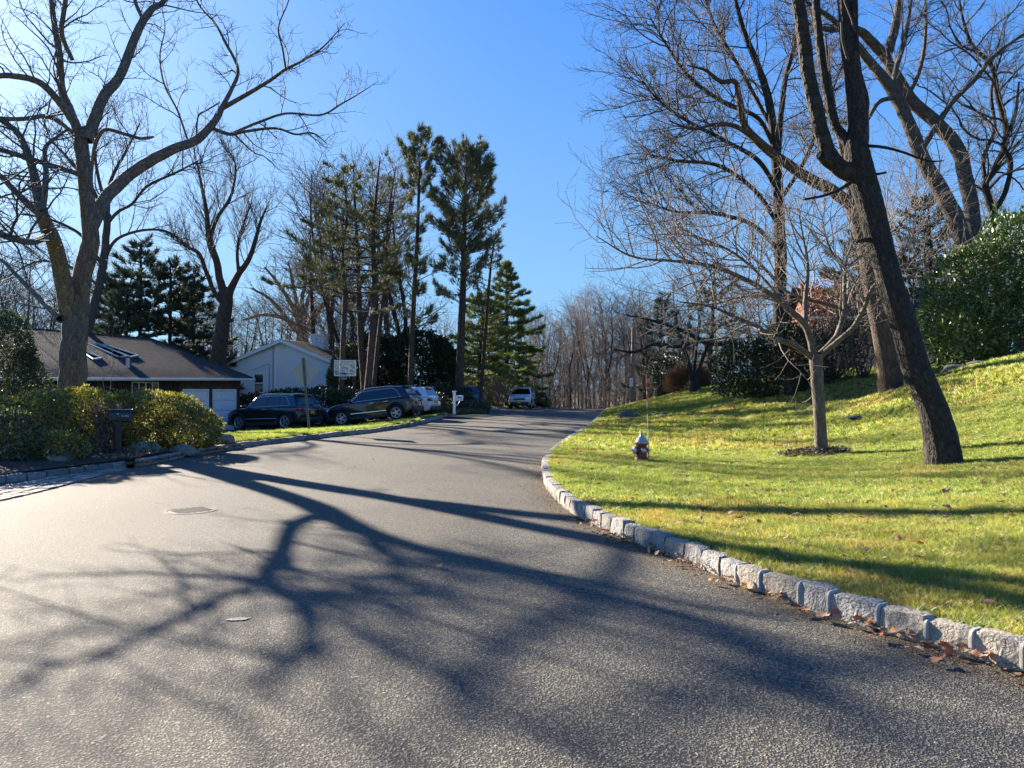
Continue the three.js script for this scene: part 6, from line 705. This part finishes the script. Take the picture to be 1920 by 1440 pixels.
rock('largest dark boulder on the lawn near the road', 1174, 36, 0.36, 0.33, 0.3, M.rockDark, 8, 0.06); rock('dark stone leaning on the largest lawn boulder', 1193, 36.3, 0.26, 0.19, 0.22, M.rockDark, 9, 0.05); rock('flat dark stone between the lawn boulders', 1226, 36.4, 0.27, 0.15, 0.2, M.rockDark, 10, 0.06); rock('rightmost of the dark stones on the lawn', 1246, 36.3, 0.22, 0.16, 0.2, M.rockDark, 11, 0.07);
rock('half buried pointed stone on the lawn near the kerb', 1109, 21.6, 0.17, 0.10, 0.13, M.rock, 12, 0.02); rock('long flat rock in the lawn slope behind the small bare tree', 1607, 21.2, 0.34, 0.07, 0.2, M.rockDark, 13, 0.05); rock('dark stump like stone by the far verge', 899, 50, 0.24, 0.3, 0.24, M.rockDark, 14, 0.06); rock('grey rock edging under the laurel', 1800, 25.2, 0.6, 0.22, 0.3, M.rockDark, 15, 0.1); rock('small rock beside the rock edging under the laurel', 1835, 25.0, 0.35, 0.16, 0.25, M.rock, 16, 0.12);
// ---------- grass: tufts thick near the viewer, thinner farther off ----------
function tuftGeo(seed, n, h, w) { const g = new GB(), r = rng(seed); for (let k = 0; k < n; k++) { const a = r() * 6.28, q = 0.035 * Math.sqrt(r()), b = V(Math.cos(a) * q, 0, Math.sin(a) * q), t = r() * 6.28, lean = 0.25 + 0.9 * r(), H = h * (0.55 + 0.7 * r()), side = V(Math.cos(t + 1.57), 0, Math.sin(t + 1.57)).multiplyScalar(w / 2), m = b.clone().add(V(Math.cos(t) * H * lean * 0.3, H * 0.6, Math.sin(t) * H * lean * 0.3)), e = b.clone().add(V(Math.cos(t) * H * lean * 0.9, H, Math.sin(t) * H * lean * 0.9)), nn = V(Math.cos(t), 0.6, Math.sin(t)).normalize(), o = g.count, c = r() < 0.2 ? [1.5, 1.15, 0.9] : [0.85 + 0.3 * r(), 0.9 + 0.2 * r(), 0.8 + 0.3 * r()]; for (const p of [b.clone().add(side).add(V(0, -0.01, 0)), b.clone().sub(side).add(V(0, -0.01, 0)), m.clone().addScaledVector(side, 0.8), m.clone().addScaledVector(side, -0.8), e]) g.v(p.x, p.y, p.z, nn.x, nn.y, nn.z, 0, 0, c); g.i.push(o, o + 1, o + 2, o + 1, o + 3, o + 2, o + 2, o + 3, o + 4); } return g.geo(); }
function grassField(name, label, spots, n, h, w, seed) { // spots: function giving [x, D, scale] or null
  const r = rng(seed), list = []; for (let i = 0; i < n; i++) { const s = spots(r); if (s) list.push(s); } const im = new THREE.InstancedMesh(tuftGeo(seed, 9, h, w), M.grass, list.length), m = new THREE.Matrix4(), q = new THREE.Quaternion(), c = new THREE.Color();
  list.forEach(([x, D, s], i) => { q.setFromEuler(new THREE.Euler((r() - 0.5) * 0.3, r() * 6.28, (r() - 0.5) * 0.3)); m.compose(ptY(x, D, -0.004), q, V(s, s * (0.55 + 0.7 * r()) * (1 + 0.6 * N3(x * 2.2, D * 2.2, 15) + 0.4 * N3(x * 7, D * 7, 18)), s)); im.setMatrixAt(i, m); const k = lawnColor({ x, z: -D }), f = 0.8 + 0.4 * r(), y = clamp(0.45 + 0.7 * N3(x * 3, D * 3, 3) + 0.6 * N3(x * 9, D * 9, 7) + 0.5 * (r() - 0.5), 0, 1.1); if (r() < 0.05 + 0.10 * Math.max(0, N3(x * 1.7, D * 1.7, 12))) im.setColorAt(i, c.setRGB(0.36 * f, 0.32 * f, 0.12 * f)); else im.setColorAt(i, c.setRGB(lerp(0.27, 0.44, y) * k[0] * f, lerp(0.365, 0.44, y) * k[1] * f, lerp(0.04, 0.10, y) * k[2] * f)); });
  im.name = numbered(name); im.castShadow = im.receiveShadow = true; scene.add(im); tag(im, label, 'grass', null, 'stuff'); }
grassField('grass', 'short grass of the lawn nearest the kerb', (r) => { const D = 2.2 + 7.3 * r(), x = xR(D) + 0.13 + 9.5 * r(); return x > D * 0.72 + 3 ? null : [x, D, 0.8 + 0.5 * r()]; }, 165000, 0.045, 0.0045, 901);
grassField('grass', 'short grass of the lawn round the hydrant and the leaning tree', (r) => { const D = 9.5 + 10 * r(), x = xR(D) + 0.13 + 16 * r(); return x > D * 0.72 + 4 ? null : [x, D, 1.0 + 0.6 * r()]; }, 172000, 0.05, 0.007, 902);
grassField('grass', 'short grass of the lawn slope farther up the road', (r) => { const D = 19 + 33 * r(), x = xR(D) + 0.15 + 19 * r(); return x > D * 0.72 + 4 ? null : [x, D, 1.2 + 0.8 * r()]; }, 146000, 0.055, 0.013, 903);
grassField('grass', 'bright grass of the verge between the kerb and the driveway', (r) => { const D = 21.5 + 22 * r(), x = xL2(D) - 0.12 - (D < 36 ? lerp(2.2, 5.5, sstep(21.5, 31, D)) : lerp(3.0, 0.6, sstep(36, 42, D))) * r(); return [x, D, 1.1 + 0.7 * r()]; }, 32000, 0.055, 0.011, 904);
grassField('grass', 'grass of the front lawn by the road bend', (r) => { const D = 47 + 14 * r(), x = xL2(D) - 0.12 - 6 * r(); return [x, D, 1.3 + 0.8 * r()]; }, 14000, 0.06, 0.018, 905);
{ const plants = [[1240 - 360, 46.5, 0.3]], g = new GB(), r = rng(91), b = on(868, 46.4); for (let k = 0; k < 420; k++) { const x = (r() - 0.4) * 2.2, z = (r() - 0.5) * 0.8, d = V(rv(r).x * 0.6, 1, rv(r).z * 0.6).normalize(); g.leaf(V(x, 0.02, z), d, V().crossVectors(d, rv(r)).normalize(), 0.28 + 0.16 * r(), 0.035, [0.12, 0.15, 0.025]); } const T = thing('strap_leaf_plants', 'yellow green strap leaved clump at the foot of the white mailbox post', 'plant', b); g.build('foliage', M.leaf, T); }
// ---------- fallen leaves and litter ----------
function leafGeo(seed) { // a lobed oak leaf, curled
  const g = new GB(), r = rng(seed), n = 9, L = [], curl = 0.3 + 0.6 * r(), w = 0.26 + 0.08 * r(); const f = (x, y) => V(x, curl * (x * x * 1.6 + y * y * 0.35) * 0.8 + 0.06 * Math.sin(y * 7 + seed), y); for (let i = 0; i <= n; i++) { const t = i / n, a = w * Math.sin(Math.PI * Math.min(0.97, t + 0.04)) * (i % 2 ? 1.2 : 0.62); L.push([f(-a, t - 0.5), f(0, t - 0.5), f(a * (0.8 + 0.4 * r()), t - 0.5)]); } const c = [1, 1, 1]; for (const q of L) for (const p of q) g.v(p.x, p.y, p.z, 0, 1, 0, 0, 0, c); for (let i = 1; i <= n; i++) for (let k = 0; k < 2; k++) { const a = (i - 1) * 3 + k; g.i.push(a, a + 3, a + 1, a + 1, a + 3, a + 4); } return g.geo(true); }
const leafG = Array.from({ length: 6 }, (_, k) => leafGeo(k + 3)), DEADC = [[0.30, 0.13, 0.04], [0.38, 0.19, 0.07], [0.18, 0.085, 0.04], [0.46, 0.28, 0.13], [0.30, 0.09, 0.035], [0.26, 0.16, 0.09]];
function leafStuff(name, label, spots, n, size, seed, flat = 0.5) { const r = rng(seed), list = []; for (let i = 0; i < n; i++) { const s = spots(r); if (s) list.push(s); } const im = new THREE.InstancedMesh(leafG[seed % 6], M.dead, list.length), m = new THREE.Matrix4(), q = new THREE.Quaternion(), c = new THREE.Color(); list.forEach(([x, y, z, k], i) => { q.setFromEuler(new THREE.Euler((r() - 0.5) * flat * 2, r() * 6.28, (r() - 0.5) * flat * 2)); const s = size * (0.6 + 0.7 * r()) * (k ?? 1); m.compose(V(x, y, z), q, V(s, s, s)); im.setMatrixAt(i, m); const d = DEADC[r() * 6 | 0], f = 0.7 + 0.6 * r(); im.setColorAt(i, c.setRGB(d[0] * f, d[1] * f, d[2] * f)); }); im.name = numbered(name); im.castShadow = im.receiveShadow = true; scene.add(im); tag(im, label, 'leaves', null, 'stuff'); }
leafStuff('fallen_leaves', 'brown fallen leaves scattered over the lawn', (r) => { const D = 5 + 22 * r() * r() + 4 * r(), x = xR(D) + 0.3 + 12 * r(); return x > D * 0.75 ? null : [x, gY(x, D) + 0.045, -D]; }, 520, 0.10, 911, 0.7);
leafStuff('fallen_leaves', 'more fallen leaves lying on the lawn and its slope', (r) => { const D = 6 + 26 * r(), x = xR(D) + 0.3 + 14 * r(); return x > D * 0.75 ? null : [x, gY(x, D) + 0.045, -D]; }, 380, 0.09, 914, 0.7);
leafStuff('gutter_leaves', 'drift of dry leaves in the gutter below the granite kerb', (r) => { const D = 4.0 + 5.6 * r(), w = 0.5 + 0.5 * N3(D * 1.6, 3.3); if (r() > w * 1.2) return null; const q = r() * r() * 0.32, x = xR(D) - 0.03 - q; return [x, gRoad(D) + 0.012 + 0.05 * r() * (1 - q / 0.32), -D]; }, 130, 0.10, 912, 0.8);
leafStuff('gutter_leaves', 'crumbled leaf bits along the foot of the lawn kerb', (r) => { const D = 4.0 + 16 * r(), q = r() * r() * 0.5, x = xR(D) - 0.02 - q; return [x, gRoad(D) + 0.008, -D]; }, 900, 0.028, 913, 0.6);
leafStuff('bed_litter', 'dry leaves lying over the planting bed by the mailbox', (r) => { const D = 16.3 + 5.5 * r(), x = xL2(D) + 0.25 - 2.6 * r() * r(); return [x, gY(x, D) + 0.07 + 0.03 * r(), -D]; }, 1500, 0.09, 915, 0.7);
leafStuff('slope_litter', 'brown leaf litter under the shrubs on the slope', (r) => { const D = 22.5 + 16 * r(), x = interp([[22, 12], [27, 10.5], [31, 9.6], [40, 11.5]])(D) + 8 * r(); return [x, gY(x, D) + 0.06, -D]; }, 2600, 0.13, 916, 0.6);
{ const list = [[825, 1061, 0.11, 'curled dead leaf lying alone in the shadow on the road'], [1500, 1143, 0.15, 'large orange leaf in the gutter, left of the mortared kerb stones'], [1540, 1153, 0.15, 'orange leaf leaning on the kerb, right of the large orange leaf'], [1640, 1190, 0.13, 'tan leaf in the gutter drift below the kerb'], [1712, 1213, 0.14, 'pale curled leaf at the end of the gutter drift'], [1755, 1234, 0.12, 'yellow brown leaf lying apart on the road near the kerb'], [1908, 1268, 0.14, 'dry leaf at the right edge of the picture in the gutter'], [1085, 982, 0.10, 'pale leaf on the road where the kerb curves'], [1385, 975, 0.12, 'tan leaf on the lawn above the kerb'], [1422, 982, 0.11, 'orange leaf on the lawn near the kerb'], [1860, 968, 0.12, 'tan leaf on the lawn below the leaning tree'], [1262, 853, 0.11, 'rusty leaf on the lawn right of the hydrant']];
  list.forEach(([px, py, s, label], i) => { let D = 10; for (let k = 0; k < 40; k++) { const x = (px - 960) / F * D; D = lerp(D, F * (EYE - gY(x, D) - 0.02) / (py - HOR), 0.5); } const p = on(px, D, px > 1030 && py < 1000 && px !== 1085 ? 0.05 : 0.022), m = tag(mesh('dead_leaf', leafG[i % 6], std({ color: lin(...DEADC[(i * 5 + 1) % 6]).multiplyScalar(1.2), roughness: 0.8, side: THREE.DoubleSide })), label, 'leaf'); m.position.copy(p); m.scale.setScalar(s); m.rotation.set(0.2 * Math.sin(i * 3), i * 1.7, 0.3 * Math.cos(i * 2)); }); }
renderer.render(scene, camera);
